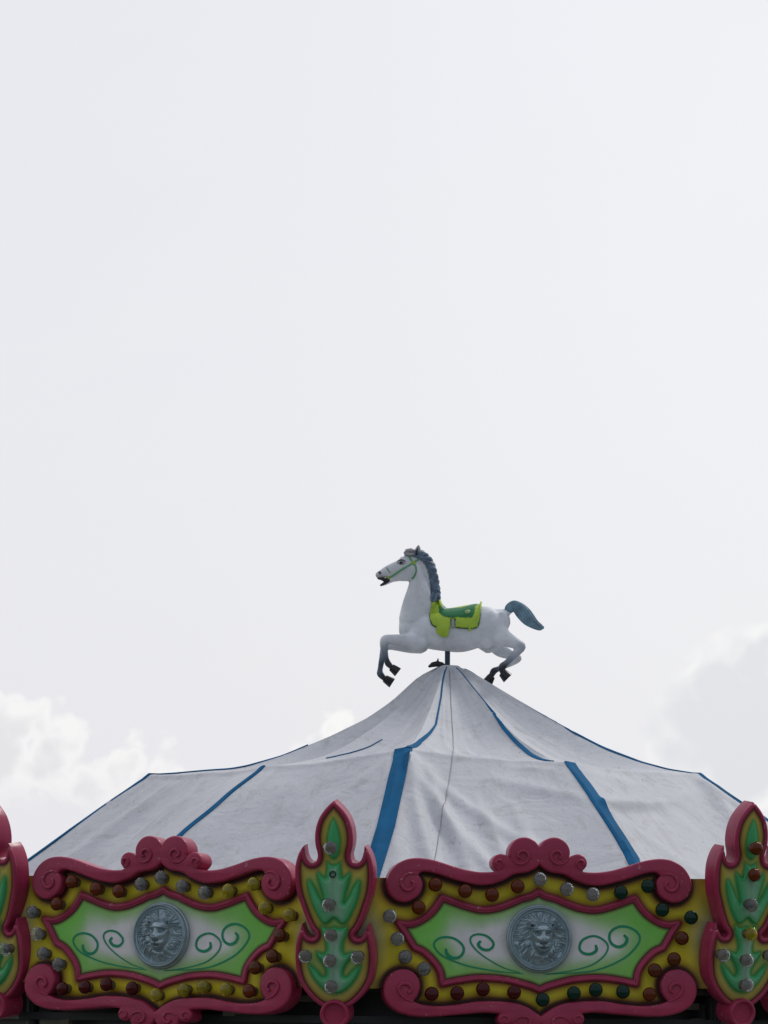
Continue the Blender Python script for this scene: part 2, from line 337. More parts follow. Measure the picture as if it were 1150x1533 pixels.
# field with its brushed curls
fu = np.arange(-.77, .7701, .0045); fv = np.arange(-.285, .26, .0045)
fo = sheet('painted_field', fu, fv, lambda P: dist(P, mold)[1], lambda P: np.full(len(P), ZB + .006), field_cols, [BOARD, LINEG], panel)
c5 = lambda x, y: (640 + x / 4.107, 1200 + y / 4.107); c6 = lambda x, y: (870 + x / 4.107, 1180 + y / 4.107)
CURL = [[c5(*p) for p in [(595,1066),(500,1057),(400,1045),(250,1015),(120,965),(65,920),(50,880),(75,850),(120,838),(180,850),(225,890),(230,930),(205,962),(165,968),(130,945),(122,910)]],
        [c5(*p) for p in [(575,1058),(480,1030),(380,975),(310,920),(275,870),(280,835),(320,820),(370,830),(410,865),(412,895),(385,917),(345,912),(322,885),(337,862)]],
        [c5(*p) for p in [(1045,885),(1048,920),(1010,943),(965,935),(945,905),(960,860),(1010,833),(1060,835),(1110,870),(1120,910),(1090,960),(1020,1010),(900,1045),(740,1070)][::-1]],
        [c6(*p) for p in [(275,905),(295,930),(280,965),(240,980),(200,960),(185,920),(200,880),(250,853),(310,858),(360,890),(375,930),(350,980),(290,1040),(200,1090),(100,1125),(0,1139)][::-1]] ]
CURL[3] = [(815, 1460), (845, 1459)] + CURL[3]
bm = bmesh.new(); bm.from_mesh(fo.data)
for L in CURL:
    S = sm(pan(L), 8); n = len(S); t = np.gradient(S, axis=0); t /= np.linalg.norm(t, axis=1)[:, None]; nn = np.column_stack([-t[:, 1], t[:, 0]])
    w = np.interp(np.linspace(0, 1, n), [0, .25, .75, .93, 1], [.0022, .0045, .0070, .0088, .006]); rows = []
    for i in range(n): rows.append([bm.verts.new((*(S[i] + nn[i] * w[i] * s), ZB + .0085)) for s in (-1, 1)])
    for i in range(n - 1):
        f = bm.faces.new((rows[i][0], rows[i + 1][0], rows[i + 1][1], rows[i][1])); f.material_index = 1
        if f.normal.z < 0 or True: f.normal_update()
bm.to_mesh(fo.data); bm.free()
curve_solid('scroll_frame', [upper], -.125, 0, .0125, PINK, panel)
curve_solid('scroll_frame', [lower], -.125, 0, .0125, PINK, panel)
for L, rr in SPIR:
    for s in (1, -1):
        S = sm(pan(L, s), 6); tubes('scroll_ridge', [(np.column_stack([S, np.linspace(-.001, .006, len(S))]), [rr * .5, rr * 1.2, rr * 1.25, rr * .9])], PINK, panel, 8)
tubes('inner_moulding', [(np.column_stack([mold, np.full(len(mold), ZB + .006)]), .0135)], PINK, panel, 10, closed=True)
ins = mold * np.array([1, 1]); cen = mold.mean(0)
tg = np.roll(mold, -1, 0) - np.roll(mold, 1, 0); tg /= np.linalg.norm(tg, axis=1)[:, None] + 1e-9
inn = mold + np.column_stack([-tg[:, 1], tg[:, 0]]) * (-.013 if np.cross(mold[1] - mold[0], cen - mold[0]) < 0 else .013)
tubes('inner_bead', [(np.column_stack([inn, np.full(len(mold), ZB + .006)]), .007)], PINK, panel, 8, closed=True)

# lion medallion
def lion_h(P):
    x = P[:, 0] / .172; y = P[:, 1] / .176; r = np.hypot(x, y); h = np.zeros(len(P))
    G = lambda cx, cy, sx, sy, rot=0: np.exp(-((((x - cx) * cos(rot) + (y - cy) * sin(rot)) / sx) ** 2 + ((-(x - cx) * sin(rot) + (y - cy) * cos(rot)) / sy) ** 2))
    h += .010 * sstep(.80, .5, r)
    fx, fy = .06, .02
    a = np.arctan2(y - .30, x - fx); rr = np.hypot(x - fx, y - .30)
    h += .026 * np.exp(-(((x - fx) / .52) ** 4 + ((y + .02) / .62) ** 4))
    warp = vnoise(x, y, 3.2, 8) - .5; w2 = vnoise(x, y, 8, 18) - .5
    sw = a + .35 * warp + .10 * w2
    st = np.sin(sw * 46 + 9 * warp + 2 * np.sin(rr * 9)) * .7 + np.sin(sw * 83 + warp * 14 + rr * 5) * .5
    tuft = vnoise(sw * 4.5 + 20, rr * 2.6 + 3, 2.0, 9)
    mane = sstep(.33, .45, np.hypot((x - fx) / 1.0, (y - fy + .06) / 1.28)) * sstep(.86, .76, r)
    h += mane * (.0034 * st + .014 * (tuft - .5) + .004)
    h += .016 * sstep(.42, .30, np.hypot((x - fx) / .92, (y - fy) / 1.15))
    h += .014 * G(fx, .34, .24, .14)                                                # forehead
    for s in (-1, 1):
        h += .012 * G(fx + s * .17, .245, .12, .040, -s * .12)                      # brows
        h -= .020 * G(fx + s * .185, .150, .085, .050, s * .12)                     # sockets
        h += .011 * G(fx + s * .18, .135, .050, .024, s * .12)                      # eyes
        h += .012 * G(fx + s * .16, .0, .10, .09)                                   # cheeks
        h += .018 * G(fx + s * .10, -.24, .095, .075)                               # muzzle
        e = G(fx + s * .34, .40, .080, .080); h += .022 * e - .030 * G(fx + s * .325, .385, .038, .042)
        h -= .014 * G(fx + s * .070, -.165, .035, .018, s * .3)                     # nostrils
        h -= .012 * G(fx + s * .33, -.05, .07, .22)
    h += .020 * G(fx, .05, .115, .20) + .030 * G(fx, -.085, .115, .065)             # bridge, nose
    h -= .014 * G(fx, -.215, .013, .05); h -= .018 * G(fx, -.305, .14, .022)
    h += .016 * G(fx, -.375, .085, .045); h -= .014 * G(fx, -.47, .13, .035)
    h += .012 * G(fx, -.60, .12, .12)
    rim = sstep(.82, .86, r); h = h * (1 - rim) + rim * .006
    h += .014 * np.exp(-((r - .935) / .045) ** 2) + .006 * np.exp(-((r - .84) / .018) ** 2)
    h -= .030 * sstep(.975, 1.0, r)
    return ZB + .018 + h * 1.2
rr_ = np.concatenate([np.linspace(0, .80, 110)[1:], np.linspace(.805, 1, 26)]); an = np.linspace(0, 2 * pi, 400, endpoint=False)
LP = np.array([(0, 0)] + [(r * cos(a) * .172, r * sin(a) * .176) for r in rr_ for a in an]); h = lion_h(LP)
NA = 400; lf = [(0, 1 + k, 1 + (k + 1) % NA) for k in range(NA)] + [(1 + i * NA + k, 1 + (i + 1) * NA + k, 1 + (i + 1) * NA + (k + 1) % NA, 1 + i * NA + (k + 1) % NA) for i in range(len(rr_) - 1) for k in range(NA)]
lion = pym('lion_medallion', np.column_stack([LP, h]), lf, LION, panel, 180)
tubes('rim', [([(.169 * cos(a), .173 * sin(a), ZB + .014) for a in np.linspace(0, 2 * pi, 96, endpoint=False)], .008)], LION, lion, 8, closed=True)

# bulbs
def bulb_mesh():
    prof = [(.017, .026), (.020, .028), (.026, .033), (.0315, .040), (.0345, .047), (.0355, .053), (.0345, .059), (.032, .0645), (.028, .069), (.0225, .0725), (.016, .075), (.009, .0763), (.003, .0768)]
    b = lathe('bulb', [(r * 1.06, z) for r, z in prof], None, None, 72, (.035, 18, .055), 80); s = lathe('socket', [(.027, 0), (.0265, .012), (.023, .016), (.0205, .028)], None, None, 28)
    st = lathe('inner_lamp', [(.007, .018), (.0125, .026), (.0125, .038), (.006, .046), (.002, .047)], None, None, 14)
    ms = (b.data, s.data, st.data)
    for o in (b, s, st): bpy.data.objects.remove(o)
    return ms
BMS = bulb_mesh(); BMESH = {}
for k, m in BM.items():
    me = BMS[0].copy(); me.materials.append(m); BMESH[k] = me
BMS[1].materials.append(SOCK); BMS[2].materials.append(DARK)
def add_bulb(parent, u, v, z, k, dx=0, s=1.):
    b = bpy.data.objects.new('bulb', BMESH[k]); COL.objects.link(b); b.parent = parent
    tilt = (random.gauss(0, .05), random.gauss(0, .05), random.uniform(0, 6.28))
    b.location = (u, v, z); b.rotation_euler = tilt; b.scale = (s, s, s); b['label'] = BL[k]
    c = bpy.data.objects.new('socket', BMS[1]); COL.objects.link(c); c.parent = b
    if k in 'hko':
        c = bpy.data.objects.new('inner_lamp', BMS[2]); COL.objects.link(c); c.parent = b
    return b
SL = [(653,1325),(697,1336),(737,1340),(776,1328),(810,1318),(849,1331),(889,1340),(930,1337),(972,1327),(993,1363),(1036,1374),(1022,1406),(1010,1437),(981,1454),(972,1490),(932,1488),(892,1484.5),(859,1489),(811,1499),(768,1488),(723,1484),(684,1488.5),(645,1491),(635,1453),(607,1437),(596,1407),(584,1373),(628,1360)]
KIND = {0: 'aaaaccc' + 'gggg' + 'bbbo' + 'gggg' + 'rrrr' + 'hhcca', -1: 'aaahhhh' + 'yyyy' + 'bbba' + 'ykky' + 'rrrr' + 'hhcha'}
proto_children = list(panel.children)
PLAB = {-3: '', -2: 'scroll-framed board turned sideways, just left of the leftmost leaf-shaped board',
        -1: 'pink scroll-framed lion board left of the central leaf ornament, with yellow bulbs at its right', 0: 'pink scroll-framed lion board right of the central leaf ornament, with dark green bulbs',
        1: 'scroll-framed board turned sideways, just right of the rightmost leaf-shaped board'}
def dup(root, objs):
    for ch in objs:
        c = ch.copy(); COL.objects.link(c); c.parent = root
        for g in ch.children:
            d = g.copy(); COL.objects.link(d); d.parent = c
PR = {0: .012, -1: -.008}
panels = {}
for i in range(-2, 2):
    if i == 0: r_ = panel
    else:
        r_ = panel.copy(); COL.objects.link(r_); dup(r_, proto_children)
    r_.matrix_world = orient(ANG(i), -.031, 3.38, roll=PR.get(i, 0))
    r_['label'] = PLAB.get(i, 'scroll-framed board on the far side of the carousel, seen only from behind')
    panels[i] = r_
for i in (0, -1):
    for (x, y), k in zip(SL, KIND[i]):
        u, v = pan([(x, y)])[0]; add_bulb(panels[i], u, v, ZB, k)

# ------------------------------------------------------------------ leaf ornament (one of ten)
def oc(L, mir=1): return [(mir * p[0] * .000872, .72 - (p[1] - 75) * .0008566) + tuple(p[2:]) for p in L]
L1 = [(0,172,1),(18,205),(34,260),(40,310),(37,360),(22,405),(0,420)]
L2 = [(0,458,1),(20,452),(43,437,1),(43,480),(50,535,1),(75,520),(99,497,1),(103,520),(90,575),(72,640),(62,690,1),(90,650),(118,595),(150,549,1),(163,560),(160,610),(142,680),(112,750),(80,805),(58,822),(38,816),(10,790,1),(0,788)]
L3 = [(0,838,1),(40,846),(82,832,1),(78,880),(58,930),(50,980),(62,1006,1),(84,1000),(112,992,1),(100,1030),(72,1070),(54,1110),(56,1140),(78,1138),(110,1105),(160,1065,1),(158,1095),(134,1150),(96,1200),(50,1238),(0,1250)]
OL = [L1, L2, L3]
def half(L):
    R = oc(L); Lf = oc(L, -1)[::-1]; return sm(R + [p for p in Lf if abs(p[0]) > 1e-9], 4, True)
ZO = -.022
LAB = 'leaf-shaped carousel board with pink rim and green leaf relief, '
ornm = thing('leaf_ornament', '', 'carousel ornament', group='leaf-shaped ornaments at the carousel corners')
curve_solid('pink_rim', [oo], -.13, ZO - .004, .004, PINK, ornm)
tg = np.roll(oo, -1, 0) - np.roll(oo, 1, 0); tg /= np.linalg.norm(tg, axis=1)[:, None] + 1e-9; nr = np.column_stack([-tg[:, 1], tg[:, 0]])
a2 = sum(oo[:, 0] * np.roll(oo[:, 1], -1) - np.roll(oo[:, 0], -1) * oo[:, 1]); sg = 1 if a2 > 0 else -1
ring = oo + nr * sg * .0125
# keep the ring from crossing itself at the sharp tips
d_, in_ = dist(ring, oo); ok = in_ & (d_ > .0095); ring = ring[ok]
tubes('rim_bead', [(np.column_stack([ring, np.full(len(ring), ZO - .004)]), .0135)], PINK, ornm, 10, closed=True)
leafs = [half(L) for L in OL]
def ocol(P):
    d, i = dist(P, oo); x, y = P[:, 0], P[:, 1]; n = vnoise(x, y, 14, 2)
    c = mixc(sstep(.05, .12, d + .03 * (n - .5)), (.42, .34, .055), (.26, .44, .12))
    c = mixc(.6 * sstep(-.05, -.25, y), c, (.42, .34, .10))
    for Lp in leafs:
        dd, ii = dist(P, Lp); c = mixc(.75 * sstep(.020, .0, dd), c, (.03, .22, .05))
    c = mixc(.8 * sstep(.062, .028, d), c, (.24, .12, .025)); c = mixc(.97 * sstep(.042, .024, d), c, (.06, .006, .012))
    return c
ou = np.arange(-.225, .2251, .0035); ov = np.arange(-.38, .75, .0035)
def okeep(P):
    d, i = dist(P, oo); return i & (d > .006)
def oz(P):
    d, i = dist(P, oo); return ZO + .010 * sstep(.0, .09, d)
sheet('painted_face', ou, ov, okeep, oz, ocol, LEAF, ornm)
for q, Lp in enumerate(leafs):
    bb = Lp.min(0) - .004, Lp.max(0) + .004
    def kz(P):
        d, i = dist(P, Lp); return i | (d < .002)
    def hz(P):
        d, i = dist(P, Lp); d = np.where(i, d, 0); b = oz(P)
        return b - .001 + .015 * sstep(0, .012, d) + .006 * sstep(.01, .035, d) - (.004 * np.exp(-(P[:, 0] / .006) ** 2) if q else 0)
    def kc(P):
        d, i = dist(P, Lp); d = np.where(i, d, 0); n = vnoise(P[:, 0], P[:, 1], 18, 7)
        c = mixc(np.zeros(len(P)), (.05, .37, .13), (.02, .3, .08)); lo = [0, .50, .55][q]
        cx = np.exp(-((P[:, 0] - .012) / .042) ** 2) * lo * (.6 + .8 * n)
        c = mixc(np.clip(sstep(.008, .03, d) * .95 * cx + .25 * sstep(.010, .022, d) * lo, 0, 1), c, (.36, .46, .40))
        return mixc(.75 * sstep(.006, .0, d), c, (.012, .13, .04))
    sheet('green_leaf', np.arange(bb[0][0], bb[1][0], .0025), np.arange(bb[0][1], bb[1][1], .0025), kz, hz, kc, LEAF, ornm)
boss = lathe('round_boss', [(.078, -.15), (.078, -.02), (.0775, -.004), (.074, .004), (.068, .0065), (.061, .004), (.056, -.004), (.052, -.013), (.03, -.015), (.001, -.0155)], PINK, ornm, 48, None, 50)
boss.location = (0, -.394, .012)
OS = [(-9, 345), (-15, 695), (-11, 880), (-16, 1042), (-12, 1200), (-176, 1012), (154, 1012), (-2, 512)]
OK_ = {0: 'ccccccc', 1: 'ahycccca', -1: 'chchhhh'}
olab = {0: 'pink-rimmed leaf ornament standing between the two lion boards, with clear bulbs and one empty socket', 1: 'pink-rimmed leaf ornament at the right edge, with an orange bulb at its top', -1: 'pink-rimmed leaf ornament cut off by the left edge of the picture'}
oproto = list(ornm.children); orns = {}
for i in range(-2, 3):
    if i == 0: o_ = ornm
    else:
        o_ = ornm.copy(); COL.objects.link(o_); dup(o_, oproto)
    o_.matrix_world = orient(ANG(i) - radians(18), .13, 3.59, FZ + {0: -.022, 1: .010}.get(i, 0), roll=(.0 if i else -.004))
    if i == -1: o_.matrix_world = Matrix.Translation((.045, .0, .004)) @ o_.matrix_world @ Matrix.Rotation(radians(9), 4, 'Y')
    o_['label'] = olab.get(i, 'leaf ornament on the far side of the carousel, seen only from behind' if i not in (2, -2) else ('leaf ornament turned away beyond the right edge' if i == 2 else 'leaf ornament turned away beyond the left edge'))
    orns[i] = o_
for i, ks in OK_.items():
    for q, ((x, y), k) in enumerate(zip(OS, ks)):
        u, v = oc([(x, y)])[0]; add_bulb(orns[i], u, v, ZO + .006 + (.018 if q < 5 else 0), k, s=.97)
for i in (0, -1):                                   # the empty hole
    u, v = oc([OS[7]])[0]; hl = lathe('empty_socket', [(.018, 0), (.0185, .016), (.014, .017), (.012, .004), (.001, .003)], DARK, orns[i], 24); hl.location = (u, v, ZO + .022)

# ------------------------------------------------------------------ canvas roof
def solve_z(th, R, ypx):
    p = Vector((R * sin(th), -R * cos(th), 0)); lo, hi = 1., 7.
    for _ in range(40):
        mid = (lo + hi) / 2; p.z = mid; d = p - CAMP
        X = FPX * d.dot(R_) / d.dot(F); Y = 766.5 - FPX * d.dot(U_) / d.dot(F)
        if Y > ypx: lo = mid
        else: hi = mid
    return lo
RIB = [(-120, 1.5, 1170, 2.5), (-79, 1.84, 1160, 2.68), (-37.7, 1.75, 1148, 2.86), (-8.3, 1.75, 1121, 2.9), (22.6, 1.75, 1142, 2.85), (58.5, 1.75, 1160, 2.72), (95, 1.45, 1175, 2.6), (131, 1.45, 1175, 2.7), (167, 1.5, 1175, 2.8), (203, 1.5, 1175, 2.8)]
EY = [1320, 1318, 1318, 1320, 1320, 1322, 1322, 1322, 1320, 1320]
ribs = []
for (a, R, y, Re), ye in zip(RIB, EY):
    t = radians(a); zk = solve_z(t, R, y); ze = solve_z(t, Re, ye); k = (ze - zk) / (Re - R)
    ribs.append((t, R, zk, 3.2, zk + k * (3.2 - R)))
ribs.append((ribs[0][0] + 2 * pi,) + ribs[0][1:])
ZA = solve_z(0, .09, 997)
FX = [0, .05, .184, .34, .47, .605, .763, .87, 1]; FY = [0, .04, .22, .43, .59, .74, .885, .95, 1]
LX = [0, .067, .157, .247, .38, .54, .66, .72, 1]; LY = [0, .09, .31, .47, .64, .81, .905, .935, 1]
def pchip(X, Y):
    G = np.linspace(0, 1, 201); Z = np.interp(G, X, Y); K = np.array([1, 2, 3, 4, 3, 2, 1.]); K /= K.sum()
    for _ in range(3): Z = np.convolve(np.concatenate([2 * Z[0] - Z[3:0:-1], Z, 2 * Z[-1] - Z[-2:-5:-1]]), K, 'valid')
    return lambda f: np.interp(f, G, Z)
PLf, PRf = pchip(LX, LY), pchip(FX, FY)
def ribpt(rb, t):
    th, Rk, zk, Re, ze = rb
    if t <= 1: f = t; r = .070 + (Rk - .070) * f; d = (rb[0] + pi) % (2 * pi) - pi; k = float(np.clip((-d - radians(8)) / radians(50), 0, 1)) if d > -pi * .83 else .5; z = ZA - (ZA - zk) * (k * float(PLf(f)) + (1 - k) * float(PRf(f)))
    else: g = t - 1; r = Rk + (Re - Rk) * g; z = zk + (ze - zk) * g + .03 * sin(pi * g)
    return Vector((r * sin(th), -r * cos(th), z))
# wrinkles: per segment lines (s0,t0,s1,t1,width,height)
CR = {3: [(.02, 1.03, .50, 1.75, .020, .030), (.03, 1.02, .30, 1.95, .018, .028), (.05, 1.05, .72, 1.6, .018, .016), (.16, 1.1, .44, 1.9, .014, .018), (.42, 1.25, .56, 1.8, .016, .012), (.60, 1.3, .68, 1.9, .016, .010), (.0, 1.1, .12, 1.9, .02, .015), (.3, .72, .4, .95, .03, .02), (.45, .7, .62, .98, .02, .016), (.1, .75, .2, .98, .02, .012),
           (.98, 1.25, .5, 1.12, .02, .010), (.9, 1.06, .6, 1.03, .012, .006), (.2, .3, .25, .7, .02, .01)],
      4: [(.0, 1.30, .5, 1.20, .016, .034), (.45, 1.20, .8, 1.11, .02, .012), (.02, 1.3, .4, 1.75, .02, .012), (.95, 1.05, .7, 1.5, .02, .02), (.97, 1.1, .86, 1.7, .02, .022), (.1, 1.05, .5, 1.1, .02, .008), (.2, .6, .7, .9, .03, .012)],
      2: [(.95, 1.04, .6, 1.3, .02, .008), (.1, 1.05, .25, 1.6, .03, .008), (.3, .92, .95, .88, .015, .012), (.05, .8, .6, .75, .02, .01), (.5, .2, .45, .8, .02, .012)],
      1: [(.3, 1.1, .2, 1.9, .03, .02), (.6, 1.05, .5, 1.8, .03, .01), (.7, .4, .6, .85, .03, .01)],
      5: [(.2, 1.1, .25, 1.9, .03, .02)]}
def disp(i, s, t):
    h = 0.
    for (a, b, c, d, w, k) in CR.get(i, []):
        dx, dy = c - a, d - b; L2_ = dx * dx + dy * dy; q = max(0, min(1, ((s - a) * dx + (t - b) * dy) / L2_))
        ex, ey = s - a - q * dx, t - b - q * dy; e = sqrt(ex * ex + ey * ey) / (w * 1.9)
        if e < 3: h += k * exp(-e * e) * sin(pi * min(1, max(0, .12 + q * .86))) ** .6
    return h * 1.25 * float(sstep(.0, .07, s) * sstep(1., .93, s)) * (1 if abs(t - 1) > .05 else abs(t - 1) / .05)
_nv = rng.rand(40, 80)
def S(th, t):
    while th < ribs[0][0]: th += 2 * pi
    while th >= ribs[-1][0]: th -= 2 * pi
    i = max(k for k in range(10) if ribs[k][0] <= th + 1e-9); s = (th - ribs[i][0]) / (ribs[i + 1][0] - ribs[i][0])
    return Sis(i, s, t)
def Sis(i, s, t):
    p = ribpt(ribs[i], t).lerp(ribpt(ribs[i + 1], t), s); rad = Vector((p.x, p.y, 0)).normalized(); n = (rad * .5 + Vector((0, 0, .87)))
    sag = sin(pi * s)
    if t <= 1: p -= n * (.075 * sag * sin(pi * min(1, t)) ** 1.0 + .018 * sag)
    else: p -= n * sag * (.018 + .055 * sin(pi * (t - 1) / 1.0 * .8))
    w = .010 * (float(vnoise(i * 3.1 + s * 1.6, t * 2.3, 2.1, 21)) - .5) + .006 * (float(vnoise(i * 3.1 + s * 5, t * 3.2, 2.3, 22)) - .5)
    p += n * (w * sin(pi * min(1, t * 2) / 2) + disp(i, s, t))
    if abs(t - 1) < .03: p += n * .006 * (1 - abs(t - 1) / .03)
    return p
CAN = bpy.data.materials.new('canvas'); CAN.use_nodes = True; t = NT(CAN.node_tree); b = CAN.node_tree.nodes['Principled BSDF']
co = t.n.new('ShaderNodeTexCoord').outputs['Object']
sx = t.n.new('ShaderNodeSeparateXYZ'); t.l.new(co, sx.inputs[0])
pol = t.n.new('ShaderNodeCombineXYZ'); t.set(pol.inputs[0], t.m('MULTIPLY', t.m('ARCTAN2', sx.outputs[0], t.m('MULTIPLY', sx.outputs[1], -1.)), 9.)); t.set(pol.inputs[1], sx.outputs[2])
c = t.mix(t.ss(t.noise(co, 1.3, 4, .55, .4), .3, .72), rgb((.51, .525, .56)), rgb((.57, .58, .612)))
c = t.mix(t.ss(t.noise(pol.outputs[0], 2.4, 6, .7, .3), .50, .70, 0, .30), c, rgb((.36, .35, .34)))
c = t.mix(t.ss(t.noise(co, 7, 8, .75, 1.2), .50, .70, 0, .5), c, rgb((.34, .33, .32)))
c = t.mix(t.m('MULTIPLY', t.ss(t.noise(co, 1.9, 4, .6), .47, .66, .06, 1.), t.ss(t.noise(t.vm('MULTIPLY', co, (1, 1, 3)), 42, 4, .7, .6), .61, .70, 0, .75)), c, rgb((.13, .125, .12)))
c = t.mix(t.ss(t.noise(t.vm('MULTIPLY', co, (1.5, 1, 1)), 13, 6, .8, 2.0), .58, .66, 0, .45), c, rgb((.22, .21, .20)))
szn = t.n.new('ShaderNodeSeparateXYZ'); t.l.new(co, szn.inputs[0])
c = t.mix(t.m('MULTIPLY', t.ss(szn.outputs[2], FZ + 1.25, ZA), t.ss(t.noise(co, 5, 5, .7), .25, .7, .3, .9)), c, rgb((.36, .34, .33)))
t.l.new(c, b.inputs['Base Color']); b.inputs['Roughness'].default_value = .62; b.inputs['Specular IOR Level'].default_value = .3
hh = t.m('ADD', t.m('MULTIPLY', t.noise(co, 3.2, 4, .55, .6), 1.), t.m('MULTIPLY', t.noise(co, 60, 3, .6), .05))
t.l.new(t.bump(hh, .6, .03), b.inputs['Normal'])
BLUE = mat('blue stripe canvas', (.002, .10, .235), .8, .15, 6, .3, 50, spec=.15, dirt=.12, dscale=6, dirtcol=(.06, .10, .14))
roof = thing('canvas_roof', 'grey white canvas carousel roof with blue seam stripes, peaked under the horse', 'tent roof', (0, 0, FZ))
V = []; Fc = []; NSG, NTT = 60, 120
tt = np.concatenate([np.linspace(0, .97, 40), np.linspace(.975, 1.03, 7), np.linspace(1.04, 2, NTT - 47)])
for i in range(10):
    for s in range(NSG):
        for t_ in tt: V.append(Sis(i, s / NSG, float(t_)))
NC = 10 * NSG
for c_ in range(NC):
    for k in range(len(tt) - 1):
        a = c_ * len(tt) + k; b_ = ((c_ + 1) % NC) * len(tt) + k; Fc.append((a, a + 1, b_ + 1, b_))
V = [v - Vector((0, 0, FZ)) for v in V]
pym('canvas', V, Fc, CAN, roof, 50)
def strip(name, rib, t0, t1, w, dth=(0, 0), m=BLUE, off=.008, n=110):
    V = []; Fc = []
    for q in range(n + 1):
        f = q / n; t_ = t0 + (t1 - t0) * f; th = rib + radians(np.interp(f, np.linspace(0, 1, len(dth)), dth)); ww = float(np.interp(f, np.linspace(0, 1, len(w)), w))
        p = S(th, t_); e = 1e-3; dx = (S(th + e, t_) - S(th - e, t_)).normalized(); dt = (S(th, min(2, t_ + .004)) - S(th, max(0, t_ - .004))).normalized()
        n_ = dx.cross(dt); n_ = -n_ if n_.z < 0 else n_
        r_ = max(.1, sqrt(p.x ** 2 + p.y ** 2))
        for s, of in ((-1, -.001), (-.97, off), (-.6, off), (-.2, off), (.2, off), (.6, off), (.97, off), (1, -.001)):
            pp_ = S(th + s * ww / 2 / r_, t_); V.append(pp_ + n_ * of - Vector((0, 0, FZ)))
    for q in range(n):
        for s in range(7): Fc.append((q * 8 + s, q * 8 + s + 1, q * 8 + s + 9, q * 8 + s + 8))
    return pym(name, V, Fc, m, roof, 25)
LW = {1: (.05, .05, .06), 2: (.035, .038, .045), 3: (.105, .108, .10), 4: (.085, .085, .09), 5: (.06, .06, .06)}
LT = {3: (0, .4, -.3), 4: (1.2, .3, -.9), 2: (0, 0, 0)}
for k in range(10):
    strip('blue_stripe', ribs[k][0], .90 if k == 1 else .97 if k == 5 else 1.0, 2.0, LW.get(k, (.08, .08)), LT.get(k, (0, 0)))
    up = {3: (0., 3, 3.6, 1.2, .6), 4: (3, 1, -1, -1.6, -2.2), 2: (8, 7, 5, 3, 2), 5: (1, 0, 0, 0)}.get(k, (0, 0))
    w_ = {3: (.006, .006, .010, .026, .045), 4: (.008, .012, .020, .026, .026), 2: (.001, .003, .0035, .0025, .001), 1: (.002, .02, .03, .002), 5: (.004, .02, .035, .02)}.get(k, (.008, .02, .04, .04))
    ta, tb = {2: (.46, .70), 1: (.45, .9), 5: (.25, .985)}.get(k, (.02, .985)); strip('blue_stripe', ribs[k][0], ta, tb, w_, up, off=.007)
SEAM = mat('dark stitching', (.34, .34, .35), .8, .2, 10)
for th, t0, t1, d in ((-1., .03, 2, (3, 3, 2, 0, -1)),):
    strip('stitched_seam', radians(th), t0, t1, (.003, .003), d, SEAM, .005, 110)
# cap of the roof
pb = W(655, 994)
kn = [pb + Vector((x, -.04, z)) - Vector((0, 0, FZ)) for x, z in ((-.055, -.022), (-.03, -.008), (0, -.002), (.03, -.006), (.05, -.016))]
tubes('tie_knot', [(kn, [.006, .016, .018, .014, .006]), ([kn[2], kn[2] + Vector((.004, 0, .034))], [.012, .002])], DARK, roof, 10)
lathe('peak_cap', [(.082, ZA - FZ - .028), (.073, ZA - FZ + .0), (.062, ZA - FZ + .008), (.01, ZA - FZ + .012)], CAN, roof, 32)

# ------------------------------------------------------------------ horse
HK = 1 / 3.833 / 244.5 * 1.0
def H(cx, cy, Y=0.): return W(540 + cx / 3.833, 800 + cy / 3.833, Y)
hp = W(670, 978)
horse = thing('horse_statue', 'grey white galloping carousel horse with green saddle on top of the canvas roof', 'horse figure', (hp.x, 0, hp.z))
def loc(p): return Vector(p) - horse.location
def ellchain(V, Fc, pts, seg=22, sub=4):
    """closed tube through pts (cx,cy,r,depth ratio,Y), elliptical in depth, rounded ends"""
    P = np.array([(p[0], p[1], p[2], p[3] if len(p) > 3 else 1., p[4] if len(p) > 4 else 0.) for p in pts], float)
    Q = []
    n = len(P)
    for i in range(n - 1):
        p0, p1, p2, p3 = P[max(i - 1, 0)], P[i], P[i + 1], P[min(i + 2, n - 1)]
        for k in range(sub):
            t = k / sub; q = .5 * ((2 * p1) + (-p0 + p2) * t + (2 * p0 - 5 * p1 + 4 * p2 - p3) * t * t + (-p0 + 3 * p1 - 3 * p2 + p3) * t ** 3); Q.append(q)
    Q.append(P[-1]); Q = np.array(Q)
    d0 = Q[0, :2] - Q[1, :2]; d0 /= np.linalg.norm(d0); d1 = Q[-1, :2] - Q[-2, :2]; d1 /= np.linalg.norm(d1)
    cap = [(.6, .8), (.9, .436), (1., 0)]
    out = [(Q[0, :2] + d0 * Q[0, 2] * a, max(b, .05) * Q[0, 2], Q[0, 3], Q[0, 4]) for a, b in cap[::-1]]
    out += [(q[:2], q[2], q[3], q[4]) for q in Q]
    out += [(Q[-1, :2] + d1 * Q[-1, 2] * a, max(b, .05) * Q[-1, 2], Q[-1, 3], Q[-1, 4]) for a, b in cap]
    b = len(V); m = len(out)
    for i in range(m):
        c = out[i][0]; t = out[min(i + 1, m - 1)][0] - out[max(i - 1, 0)][0]; t = t / (np.linalg.norm(t) + 1e-9); nn = np.array([-t[1], t[0]])
        for k in range(seg):
            w = 2 * pi * k / seg; q = c + nn * out[i][1] * cos(w); V.append(loc(H(q[0], q[1], out[i][3] + sin(w) * out[i][1] * out[i][2] * HK)))
    for i in range(m - 1):
        for k in range(seg): Fc.append((b + i * seg + k, b + i * seg + (k + 1) % seg, b + (i + 1) * seg + (k + 1) % seg, b + (i + 1) * seg + k))
    Fc.append(tuple(b + k for k in range(seg))[::-1]); Fc.append(tuple(b + (m - 1) * seg + k for k in range(seg)))
